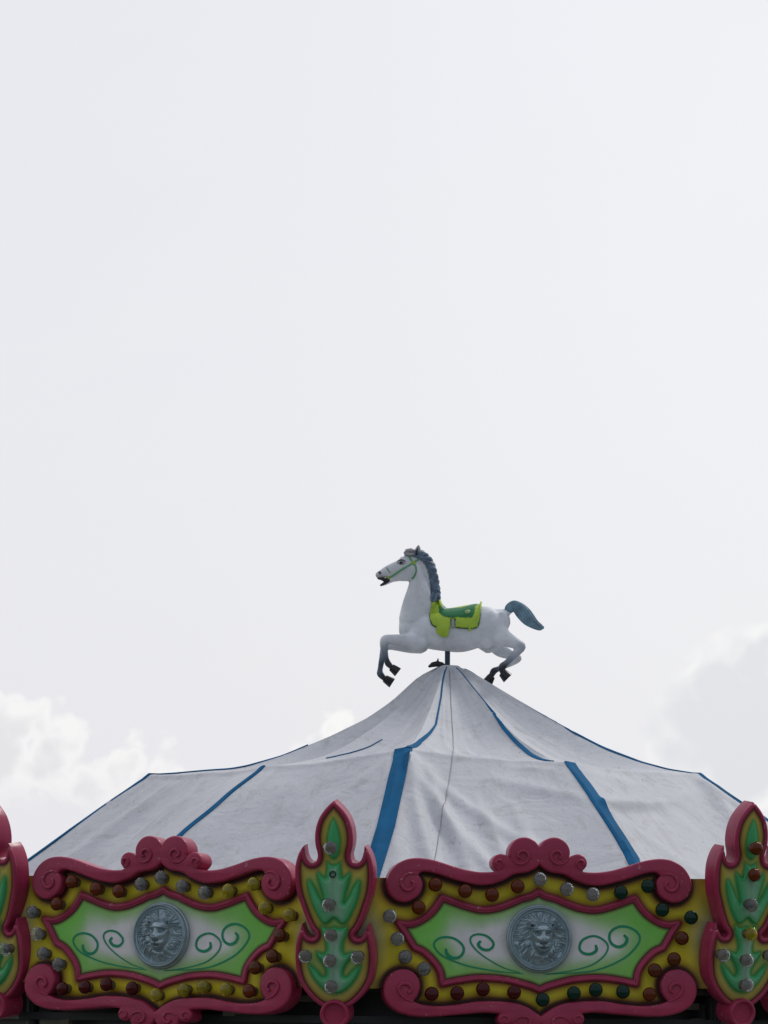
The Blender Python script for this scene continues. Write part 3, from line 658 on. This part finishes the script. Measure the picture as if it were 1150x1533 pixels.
def organic(name, chains, vox, smooth_it, m, parent, colf=None, subd=None):
    V = []; Fc = []
    for c in chains: ellchain(V, Fc, c)
    o = pym(name, V, Fc, None, None, None)
    bm = bmesh.new(); bm.from_mesh(o.data); bmesh.ops.recalc_face_normals(bm, faces=bm.faces); bm.to_mesh(o.data); bm.free()
    r = o.modifiers.new('r', 'REMESH'); r.mode = 'VOXEL'; r.voxel_size = vox; r.use_smooth_shade = True
    s = o.modifiers.new('s', 'SMOOTH'); s.factor = .5; s.iterations = smooth_it
    me = bpy.data.meshes.new_from_object(o.evaluated_get(bpy.context.evaluated_depsgraph_get())); bpy.data.objects.remove(o); me.name = name
    if colf:
        n = len(me.vertices); co_ = np.zeros(n * 3); me.vertices.foreach_get('co', co_); co_ = co_.reshape(-1, 3)
        a = me.color_attributes.new('col', 'FLOAT_COLOR', 'POINT'); cc = np.ones((n, 4)); cc[:, :3] = colf(co_); a.data.foreach_set('color', cc.ravel())
    return link(name, me, m, parent, smooth=180)
NY, FY_ = -.082, .082
BODY = [
 [(305,540,88,.80),(350,548,98,.84),(420,556,106,.88),(500,558,115,.88),(570,556,121,.86),(640,540,118,.86),(700,523,112,.86),(755,508,98,.84),(785,500,76,.80)],       # trunk
 [(300,500,84,.78),(318,440,88,.66),(328,385,83,.56),(338,330,74,.50),(345,270,65,.46),(345,205,56,.42),(338,150,46,.40)],                                        # neck
 [(318,470,90,.62),(385,450,70,.60),(440,470,55,.7)],                                                                                                       # withers
 [(322,140,42,.62),(292,165,58,.60),(262,190,72,.56),(228,200,58,.56),(196,204,46,.56),(160,212,36,.58),(128,224,27,.66),(112,232,22,.72)],                                 # head
 [(262,222,50,.80),(250,226,46,.78)],                                                                                                                           # cheek
 [(225,240,30,.6),(190,252,22,.6),(160,268,16,.7),(138,281,13,.8),(124,288,10,.85)],                                                                                   # lower jaw
 [(100,232,17,.95),(104,243,14,1.)],
 [(345,560,70,.9,-.035),(330,610,66,.75,-.05)], [(345,560,70,.9,.035),(330,610,66,.75,.05)],                                                                         # shoulders
 [(335,618,56,.75,NY*.8),(275,612,44,.85,NY),(215,606,34,.85,NY),(165,602,28,.85,NY),(140,606,28,.9,NY),(134,640,24,.9,NY),(142,690,17,.9,NY),(150,722,16,.9,NY),(158,742,19,.9,NY),(178,762,15,.9,NY),(190,772,17,1,NY)],   # near fore leg
 [(340,632,54,.75,FY_*.8),(280,640,42,.85,FY_),(215,640,30,.85,FY_),(165,636,27,.85,FY_),(138,652,24,.9,FY_),(128,690,20,.9,FY_),(118,740,17,.9,FY_),(112,775,16,.9,FY_),(112,800,20,.9,FY_),(132,822,17,.9,FY_),(150,835,17,1,FY_)],
 [(745,520,92,.7,-.03),(785,560,72,.6,-.05),(820,592,52,.7,NY),(868,616,38,.8,NY),(905,632,29,.85,NY),(922,645,27,.85,NY),(904,668,25,.85,NY),(870,704,20,.85,NY),(836,738,18,.9,NY),(812,760,22,.9,NY),(815,785,19,.95,NY),(822,800,19,1,NY)],   # near hind
 [(735,540,90,.7,.03),(770,610,66,.6,.05),(800,660,44,.7,FY_),(850,684,33,.8,FY_),(890,700,24,.85,FY_),(902,712,23,.85,FY_),(880,730,20,.85,FY_),(835,752,17,.85,FY_),(790,772,16,.9,FY_),(765,784,20,.9,FY_),(752,806,17,.95,FY_),(742,822,17,1,FY_)],
 [(690,560,70,.75,-.03),(720,610,48,.6,-.05)],[(690,590,66,.75,.03),(730,640,44,.6,.05)],
 [(812,462,40,.8),(838,450,24,.9),(850,446,18,.9)],
 [(322,190,22,.6,-.026),(352,260,24,.6,-.034),(378,330,24,.6,-.042),(394,410,24,.6,-.040)],[(322,190,22,.6,.026),(352,260,24,.6,.034),(378,330,24,.6,.042)],
 [(360,600,34,.6,-.072),(300,622,28,.6,-.080)],[(815,470,30,.5,-.054),(822,520,32,.5,-.064),(800,560,28,.5,-.068)],
]
SEED = [((120,790,FY_),.17),((172,760,NY),.16),((150,845,FY_),.15),((822,795,NY),.145),((750,815,FY_),.16)]
seeds = np.array([list(loc(H(*s[0]))) for s in SEED]); sr = [s[1] for s in SEED]
back = [((940,648,NY),.085),((880,712,NY),.07),((138,660,NY),.07),((120,700,FY_),.07)]
bseeds = np.array([list(loc(H(*s[0]))) for s in back]); br_ = [s[1] for s in back]
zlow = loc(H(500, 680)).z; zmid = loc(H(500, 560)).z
mz = loc(H(100, 240)); 
def hcol(P):
    n = vnoise(P[:, 0], P[:, 2], 9, 2); n2 = vnoise(P[:, 0], P[:, 2], 30, 4)
    c = mixc(np.zeros(len(P)), (.72, .745, .79), (.47, .47, .49)); c = mixc(.35 * sstep(.45, .9, n), c, (.50, .51, .56)); c = mixc(.2 * sstep(.8, .98, n2), c, (.35, .34, .35))
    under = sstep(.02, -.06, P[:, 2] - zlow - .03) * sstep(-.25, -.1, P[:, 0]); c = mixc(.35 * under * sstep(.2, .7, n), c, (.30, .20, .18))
    for s, r in zip(bseeds, br_): c = mixc(.55 * sstep(r, .02, np.linalg.norm(P - s, axis=1)), c, (.13, .20, .27))
    for s, r in zip(seeds, sr):
        d = np.linalg.norm(P - s, axis=1); c = mixc(.85 * sstep(r, r * .45, d), c, (.09, .13, .19)); c = mixc(.95 * sstep(r * .55, r * .25, d), c, (.015, .018, .028))
    dm = np.linalg.norm(P - np.array(mz), axis=1); c = mixc(.5 * sstep(.06, .0, dm), c, (.16, .16, .19))
    return c
HM = mat('painted horse', None, .34, .10, 10, .10, 70, attr='col', dirt=.18, dscale=9, dirtcol=(.17, .15, .15))
body = organic('body', BODY, .0055, 7, HM, horse, hcol)
me = body.data; bvh = BVHTree.FromPolygons([v.co.copy() for v in me.vertices], [tuple(p.vertices) for p in me.polygons])
def side(cx, cy, s=-1, off=.002):
    p = loc(H(cx, cy, 0)); o = Vector((p.x, s * .5, p.z))
    h, n, i, d = bvh.ray_cast(o, Vector((0, -s, 0)))
    if h is None: return None
    return h + n * off, n
def hpath(L, n=6): return sm([(a, b) for a, b in L], n)
def pressed(L, s=-1, off=.002):
    out = [side(x, y, s, off) for x, y in hpath(L)]; return [o[0] for o in out if o]
HOOF = mat('black hoof paint', (.010, .011, .014), .25, .2, 20)
HAIR = mat('blue grey hair paint', (.115, .17, .245), .4, .35, 28, .5, 60)
TAIL = mat('blue grey tail paint', (.15, .26, .34), .4, .35, 18, .4, 50)
LIME = mat('lime green paint', (.36, .52, .035), .42, .14, 12, .6, 55)
GRN = mat('deep green paint', (.006, .17, .05), .38, .15, 12, .4, 60)
def hoof(cx, cy, ex, ey, Y, r=26):
    V = []; Fc = []; a = np.array([cx, cy], float); b = np.array([ex, ey], float); t = (b - a); L = np.linalg.norm(t); t /= L; n = np.array([-t[1], t[0]])
    prof = [(-.1, .05), (0, .84), (.15, .94), (.8, 1.16), (.97, 1.2), (1.0, 1.14), (1.0, .05)]
    for f, k in prof:
        for q in range(20):
            w = 2 * pi * q / 20; p = a + t * L * f + n * r * k * cos(w); V.append(loc(H(p[0], p[1], Y + sin(w) * r * k * HK * .95)))
    for i in range(len(prof) - 1):
        for q in range(20): Fc.append((i * 20 + q, i * 20 + (q + 1) % 20, (i + 1) * 20 + (q + 1) % 20, (i + 1) * 20 + q))
    Fc.append(tuple(range(20))); Fc.append(tuple((len(prof) - 1) * 20 + q for q in range(20)))
    pym('hoof', V, Fc, HOOF, horse, 40)
hoof(176, 762, 215, 792, NY, 24); hoof(138, 826, 182, 854, FY_, 25); hoof(812, 792, 846, 826, NY, 28); hoof(752, 812, 728, 850, FY_, 25)
# ears
def ear(Y, dx):
    V = []; Fc = []
    for f, r in ((0, 17), (.2, 19), (.5, 18), (.8, 10), (1, 1.5)):
        c = (318 + dx + 10 * f, 128 - 66 * f)
        for q in range(14):
            w = 2 * pi * q / 14; sx = cos(w) * r; sy = sin(w) * r * .75
            if sin(w) < -.1: sy *= .35                     # hollow front
            V.append(loc(H(c[0] + sx, c[1], Y - .004 * f + sy * HK)))
    for i in range(4):
        for q in range(14): Fc.append((i * 14 + q, i * 14 + (q + 1) % 14, (i + 1) * 14 + (q + 1) % 14, (i + 1) * 14 + q))
    Fc.append(tuple(4 * 14 + q for q in range(14)))
    e = pym('ear', V, Fc, EARM, horse, 60)
EARM = mat('ear paint', (.40, .40, .43), .45, .1, 10)
ear(-.022, 2); ear(.024, 6)
tubes('ear_hollow', [([loc(H(317, 122, -.037)), loc(H(321, 100, -.038)), loc(H(328, 78, -.033))], [.004, .0065, .002])], DARK, horse, 8)
# eyes
for s in (-1, 1):
    q = side(234, 162, s, -.006)
    if q:
        eb = bmesh.new(); bmesh.ops.create_uvsphere(eb, u_segments=20, v_segments=12, radius=.0135)
        for v in eb.verts: v.co.x *= 1.35; v.co.z *= .85
        mm = bpy.data.meshes.new('eye'); eb.to_mesh(mm); eb.free()
        e = link('eye', mm, mat('eye gloss', (.010, .009, .010), .08), horse, q[0], 180)
        for (dx, dy, rr) in ((-7, -1, .0042), (5, -2, .0036)):
            g = side(234 + dx, 162 + dy, s, .0035)
            gb = bmesh.new(); bmesh.ops.create_uvsphere(gb, u_segments=10, v_segments=8, radius=rr); gm = bpy.data.meshes.new('eye_glint'); gb.to_mesh(gm); gb.free()
            link('eye_highlight', gm, mat('painted eye highlight', (.6, .6, .6), .3), e, g[0] - e.location + Vector((0, s * .003, 0)), 180)  # pale dots stand in for the highlights on the dark eye
        lid = pressed([(210,166),(218,154),(234,149),(250,154),(258,164)], s, .003)
        tubes('eyelid', [(lid, [.0015, .0035, .0015])], DARK, horse, 6)
        q2 = pressed([(212,168),(225,174),(242,174),(255,167)], s, .002); tubes('eyelid', [(q2, [.001, .002, .001])], DARK, horse, 6)
        nst = pressed([(99,222),(104,216),(112,219),(113,226),(106,230)], s, .0005)
        if len(nst) > 3: tubes('nostril', [(nst, [.002, .0045, .005, .002])], DARK, horse, 8)
        lip = pressed([(88,250),(100,254),(115,252),(130,250)], s, .001)
        if len(lip) > 3: tubes('lip', [(lip, [.004, .006, .005])], DARK, horse, 8)
# mouth
V = []; Fc = []; ellchain(V, Fc, [(102,252,6,3.),(122,256,9,2.6),(142,262,13,1.7),(158,264,13,1.4)]); pym('mouth', V, Fc, DARK, horse, 60)
V = []; Fc = []; ellchain(V, Fc, [(152,270,11,1.6),(136,282,8,2.2),(118,291,7,2.4)]); pym('lower_lip', V, Fc, DARK, horse, 60)
# bridle
for s in (-1, 1):
    st = [[(303,165),(280,180),(235,206),(190,235),(160,252)], [(303,165),(315,185),(319,210),(312,238),(296,258)], [(303,165),(325,150),(347,133)], [(303,165),(290,150),(278,130)], [(150,192),(158,207),(170,222)]]
    pth = []
    for j, L in enumerate(st):
        q = pressed(L, s, .001)
        if len(q) > 2: pth.append((q, .0030 if j == 4 else .0055))
    tubes('bridle_strap', pth, mat('bridle green', (.10, .36, .16), .4) if s < 0 else bpy.data.materials['bridle green'], horse, 8)
    for (x, y, rr) in ((303, 166, .0125), (159, 250, .011)):
        q = side(x, y, s, .003)
        if q:
            o = lathe('rosette', [(rr, -.004), (rr, .001), (rr * .8, .004), (rr * .3, .005)], LIME, horse, 18); o.location = q[0]; o.rotation_euler = q[1].to_track_quat('Z', 'Y').to_euler()
# mane: overlapping locks down both sides of the crest
crest = hpath([(322,92),(352,92),(382,112),(405,142),(420,180),(428,220),(437,260),(443,300),(446,335),(447,362)], 8)
inner = hpath([(300,108),(330,118),(352,135),(372,160),(386,195),(394,235),(400,275),(406,315),(408,350),(412,385)], 8)
loks = []; K = 10
for s in (-1, 1):
    for k in range(K):
        f = k / (K - 1); a = inner[int(f * (len(inner) - 9) * .92)]; bq = crest[min(len(crest) - 1, int((f * .86 + random.uniform(.12, .19)) * (len(crest) - 1)))]
        for j, (dy, wd2) in enumerate(((0, random.uniform(15, 19)), (15, random.uniform(12, 17)))):
            P = []
            for q in range(9):
                g = q / 8; x = a[0] + (bq[0] - a[0]) * g; y = a[1] + dy + (bq[1] - a[1]) * g + 4 * sin(2 * pi * g) + 20 * g * g; x += 5 * g + 9 * sin(pi * g)
                sd_ = side(x - 3, y, s); yy = abs(sd_[0].y) if sd_ else 0
                yy = max(yy * (1 - .0 * g), .014) + .004 if g < .55 else max(.012, .030 * (1 - g))
                P.append(loc(H(x, y, s * yy)))
            P = np.array([list(p) for p in P]); P[:, 1] = np.convolve(np.pad(P[:, 1], 1, mode='edge'), [.25, .5, .25], 'valid')
            loks.append((P, [.004, wd2 * HK * .75, wd2 * HK, wd2 * HK * .9, .004]))
mane = tubes('mane', loks, HAIR, horse, 8, 60)
V = []; Fc = []; ellchain(V, Fc, [(318,102,12,1.),(345,108,15,.9),(376,130,17,.8),(398,162,18,.7),(410,205,18,.7),(418,250,18,.7),(426,295,18,.7),(430,335,16,.7),(430,362,12,.7)]); pym('mane_base', V, Fc, HAIR, mane, 60)
tubes('mane_tip', [([loc(H(430,345,-.03)), loc(H(425,375,-.052)), loc(H(412,392,-.062))], [.015, .014, .003]), ([loc(H(440,340,-.02)), loc(H(450,360,-.03)), loc(H(458,372,-.03))], [.014, .012, .004]), ([loc(H(418,335,-.04)), loc(H(408,362,-.055)), loc(H(408,380,-.062))], [.012, .011, .003])], HAIR, mane, 8)
# forelock
fl = []
for k in range(6):
    y0 = -.030 + k * .012
    fl.append(([loc(H(312, 96, y0 * .7)), loc(H(288, 90 + (k % 2) * 3, y0)), loc(H(264, 94, y0)), loc(H(249, 108 + k % 3, y0 * .9))], [.009, .013, .012, .005]))
    fl.append(([loc(H(304, 112, y0 - .004)), loc(H(284, 114 + (k % 2) * 4, y0 - .004)), loc(H(266, 110, y0 - .003)), loc(H(256, 116, y0))], [.008, .011, .009, .004]))
fo_ = tubes('forelock', fl, EARM, horse, 8)
V = []; Fc = []; ellchain(V, Fc, [(318,116,22,1.1),(296,112,22,1.3),(272,112,16,1.5),(258,116,9,1.6)]); pym('forelock_base', V, Fc, EARM, fo_, 60)
# tail
tcv = [(838,452,14),(852,425,27),(878,408,31),(908,425,38),(935,458,44),(965,492,38),(1000,518,26),(1030,532,19),(1042,534,13)]
V = []; Fc = []; ellchain(V, Fc, [(x, y, r * .9, .62) for x, y, r in tcv]); tail = pym('tail', V, Fc, TAIL, horse, 60)
tc_ = np.array(tcv, float); tgd = np.gradient(tc_[:, :2], axis=0); tgd /= np.linalg.norm(tgd, axis=1)[:, None]; tnn = np.column_stack([-tgd[:, 1], tgd[:, 0]]); tl = []
for s in (-1, 1):
    for k in range(8):
        o = -.92 + 1.84 * k / 7; P = []
        for q in range(len(tc_)):
            oo_ = o + .12 * sin(q * .9 + k); c = tc_[q, :2] + tnn[q] * oo_ * tc_[q, 2] * .86; P.append((c[0], c[1], s * sqrt(max(.03, 1 - oo_ ** 2 * .9)) * tc_[q, 2] * .60 * HK))
        A3 = sm([(a, b) for a, b, c in P], 5); Yv = np.interp(np.linspace(0, 1, len(A3)), np.linspace(0, 1, len(P)), [p[2] for p in P])
        tl.append(([loc(H(a, b, y)) for (a, b), y in zip(A3, Yv)], [.004, .0075, .0085, .0095, .010, .0095, .007, .005, .003]))
tubes('tail_strand', tl, TAIL, tail, 8)
# saddle: shells laid over the back
def shell(name, poly, off, m, thick=.006, x0=385, x1=705, puff=0., sd_=0):
    poly = np.array(poly, float); xs = np.arange(x0, x1, 2.2); ph = np.linspace(-radians(118), radians(118), 150); V = []; ok = []; idx = {}
    pts = []
    for i, x in enumerate(xs):
        for j, a in enumerate(ph):
            c = loc(H(x, 545, 0)); d = Vector((0, sin(a), cos(a)))
            h, n, _, _ = bvh.ray_cast(c + d * .4, -d)
            if h is None: pts.append((None, None)); continue
            pts.append((h, n))
    z2cy = lambda p: 545 - (p.z - loc(H(545, 545)).z) / HK
    cs = np.array([(xs[k // len(ph)], z2cy(p[0]) if p[0] else 0) for k, p in enumerate(pts)])
    top = z2cy
    d, ins = dist(cs, poly)
    V = []; mp = {}
    for k, (h, n) in enumerate(pts):
        if h is not None and ins[k] and h.y * sd_ >= 0:
            mp[k] = len(V); V.append(h + n * (off + puff * float(sstep(0, 14, d[k]))))
    Fc = []
    for i in range(len(xs) - 1):
        for j in range(len(ph) - 1):
            q = (i * len(ph) + j, i * len(ph) + j + 1, (i + 1) * len(ph) + j + 1, (i + 1) * len(ph) + j)
            if all(k in mp for k in q): Fc.append(tuple(mp[k] for k in q))
    o = pym(name, V, Fc, m, horse, 60); md = o.modifiers.new('thick', 'SOLIDIFY'); md.thickness = thick; md.offset = -1; return o
shell('saddle_cloth', [(430,350),(402,392),(396,450),(400,505),(415,532),(440,545),(515,545),(516,500),(546,500),(546,546),(640,549),(668,540),(681,505),(687,440),(698,380),(600,350)], .008, LIME, .010)
for q in (-1, 1): shell('saddle_flap', [(438,520),(434,572),(456,590),(486,604),(506,586),(513,545),(514,500),(440,500)], .013, LIME, .008, sd_=q)
shell('saddle', [(440,340),(441,430),(450,468),(480,490),(528,497),(560,489),(575,494),(640,492),(654,462),(660,428),(690,395),(690,340)], .0115, GRN, .008, puff=.002)
shell('seat_cushion', [(472,340),(474,430),(500,446),(540,450),(580,446),(630,434),(648,340)], .0135, LIME, .007, puff=.002)
arc = lambda cx, R, z, a0=70: [loc(H(cx, z, 0)) + Vector((0, sin(a) * R, cos(a) * R)) for a in np.linspace(-radians(a0), radians(a0), 25)]
def arch(cx0, r0_, L):
    P = []
    for a in np.linspace(-radians(75), radians(75), 31):
        d = Vector((0, sin(a), cos(a))); c = loc(H(cx0, 545, 0)); h, n, _, _ = bvh.ray_cast(c + d * .4, -d); k = cos(a) ** 2
        if h: P.append(h + n * .010 + Vector((L[0] * k, 0, L[1] * k)))
    return P
tubes('cantle', [(arch(672, 0, (.020, .016)), [.003, .005, .007, .009, .007, .005, .003])], LIME, horse, 8, flat=.8)
V = []; Fc = []; ellchain(V, Fc, [(447,372,10,2.2),(452,390,13,2.8),(458,410,14,3.2),(466,430,10,3.)]); pym('pommel', V, Fc, LIME, horse, 60)
for s in (-1, 1):
    q = pressed([(530,498),(531,520),(532,546)], s, .010); tubes('stirrup_strap', [(q, .011)], mat('strap grey green', (.30, .36, .25), .5) if s < 0 else bpy.data.materials['strap grey green'], horse, 8, flat=.6)
    q = pressed([(615,470),(618,500),(624,540),(627,566)], s, .016); tubes('side_tassel', [(q, [.004, .0045, .006, .008])], LIME, horse, 8)
    q = side(615, 466, s, .024); o = lathe('rosette', [(.017, -.008), (.017, .001), (.013, .005), (.004, .006)], mat('rosette pale', (.26, .40, .16), .45), horse, 18); o.location = q[0]; o.rotation_euler = q[1].to_track_quat('Z', 'Y').to_euler()
    q = pressed([(398,450),(401,505),(415,532),(440,545)], s, .010); tubes('cloth_piping', [(q, .0035), (pressed([(546,546),(640,549),(668,540),(681,505),(687,440)], s, .010), .0035)], GRN, horse, 6)
POLE = mat('blue black pole', (.02, .045, .085), .4, .2, 10)
pz = loc(Vector((hp.x, 0, ZA - .3))).z
tubes('support_pole', [([(0, 0, pz), (0, 0, .04)], .0165)], POLE, horse, 20)
for c in horse.children:
    if c.name.startswith('support_pole'): c.location = (W(670, 985).x - hp.x, 0, 0)

# ------------------------------------------------------------------ carousel frame under the roof
def boxes(name, L, m, parent, bev=0):
    V = []; Fc = []
    for (c, s, rz) in L:
        b = len(V); ca, sa = cos(rz), sin(rz)
        for dx, dy, dz in ((-1,-1,-1),(1,-1,-1),(1,1,-1),(-1,1,-1),(-1,-1,1),(1,-1,1),(1,1,1),(-1,1,1)):
            x, y = dx * s[0] / 2, dy * s[1] / 2; V.append((c[0] + x * ca - y * sa, c[1] + x * sa + y * ca, c[2] + dz * s[2] / 2))
        Fc += [tuple(b + k for k in q) for q in ((0,3,2,1),(4,5,6,7),(0,1,5,4),(1,2,6,5),(2,3,7,6),(3,0,4,7))]
    return pym(name, V, Fc, m, parent, None)
fr = thing('carousel_frame', 'dark steel carousel frame and platform in shadow under the painted boards', 'carousel frame')
lathe('centre_drum', [(.55, .45), (.55, 2.0), (.9, 2.35), (.9, 2.6), (.3, 2.75), (.05, 3.0), (.045, ZA - .15)], DARK, fr, 24)
WOOD = mat('platform boards', (.13, .09, .06), .6, .3, 3, .3, 30)
lathe('platform', [(3.35, .0), (3.35, .42), (3.30, .45), (.3, .45)], WOOD, fr, 60)
for i in range(20):
    a = radians(8.54 - 18 + 18 * i); n = (sin(a), -cos(a))
    boxes('rafter', [((n[0] * 1.95, n[1] * 1.95, 2.31), (.05, 2.6, .09), a)], DARK if i % 3 else BEIGE, fr)
for i in range(10):
    a = radians(8.54 + 36 * i); L = 2 * 3.16 * math.tan(radians(18)); nx, ny = sin(a), -cos(a)
    boxes('cross_beam', [((nx * 3.16, ny * 3.16, 2.36), (L, .05, .10), a), ((nx * 2.3, ny * 2.3, 2.27), (2 * 2.3 * math.tan(radians(18)), .05, .07), a), ((nx * 3.14, ny * 3.14, 2.16), (L, .03, .04), a)], DARK, fr)
    boxes('hanger_bracket', [((nx * 3.05 + ny * d, ny * 3.05 - nx * d, 2.2), (.07, .07, .16), a) for d in (-.1,)], DARK, fr)
    a2 = a - radians(18); tubes('outer_pole', [([(sin(a2) * 3.22, -cos(a2) * 3.22, .44), (sin(a2) * 3.22, -cos(a2) * 3.22, 2.9)], .035)], DARK, fr, 12)
for i in range(20):
    a = radians(18 * i + 4); R = 2.75 if i % 2 else 2.0
    tubes('ride_pole', [([(sin(a) * R, -cos(a) * R, .44), (sin(a) * R, -cos(a) * R, 2.3)], .022)], BEIGE, fr, 10)
boxes('dusty_crossbar', [((-2.15, -2.4, 2.13), (.22, .03, .03), radians(-40))], BEIGE, fr)
for (x, z, w_) in ((-2.45, 2.16, .25), (-1.15, 2.19, .20), (-.78, 2.27, .13), (-.75, 2.16, .1), (1.35, 2.25, .16), (1.55, 2.17, .35), (-1.7, 2.2, .12)):
    R = 3.16; a = math.asin(x / 3.3); boxes('dusty_crossbar', [((sin(a) * R, -cos(a) * R, z), (w_, .03, .035), a)], BEIGE, fr)
lathe('light_blocking_ring', [(3.1, 2.02), (3.12, 2.02), (3.12, 2.9), (3.1, 2.9)], DARK, fr, 60)  # added dark ring, keeps light from the rear out of the interior
lathe('ceiling', [(3.26, 2.44), (3.26, 2.455), (.8, 2.47)], DARK, fr, 40)

# ------------------------------------------------------------------ ground and hedge behind
GR = mat('trodden grass', (.07, .085, .035), .9, .35, .6, .6, 8, dirt=.5, dscale=.2)
g = pym('ground', [(-2500, -2500, 0), (2500, -2500, 0), (2500, 2500, 0), (-2500, 2500, 0)], [(0, 1, 2, 3)], GR); g['kind'] = 'structure'
PV = mat('paving', (.16, .155, .145), .85, .2, 2, .4, 20)
lathe_o = lathe('paving', [(9, .004), (8.99, .006), (.2, .006)], PV, None, 64); lathe_o['kind'] = 'structure'
HG = mat('hedge leaves', (.035, .055, .022), .6, .4, 3)
V = []; Fc = []
for k in range(16000):
    x = rng.uniform(-16, 16); top = 2.15 + .1 * sin(x * 1.7) + .08 * sin(x * 4.1); z = top * (1 - rng.rand() ** 1.6 * .98); y = 16 + rng.uniform(-.6, .6); 
    if rng.rand() < .6: y = 15.4 + rng.uniform(-.08, .15)
    d1 = rng.normal(size=3); d1 /= np.linalg.norm(d1); d2 = np.cross(d1, rng.normal(size=3)); d2 /= np.linalg.norm(d2); s = rng.uniform(.05, .11); c = np.array([x, y, z]); b = len(V)
    V += [c - d1 * s, c + d2 * s * .5, c + d1 * s, c - d2 * s * .5]; Fc.append((b, b + 1, b + 2, b + 3))
hd = thing('hedge', 'dark clipped hedge in the shade far behind the carousel', 'hedge', (0, 0, 0))
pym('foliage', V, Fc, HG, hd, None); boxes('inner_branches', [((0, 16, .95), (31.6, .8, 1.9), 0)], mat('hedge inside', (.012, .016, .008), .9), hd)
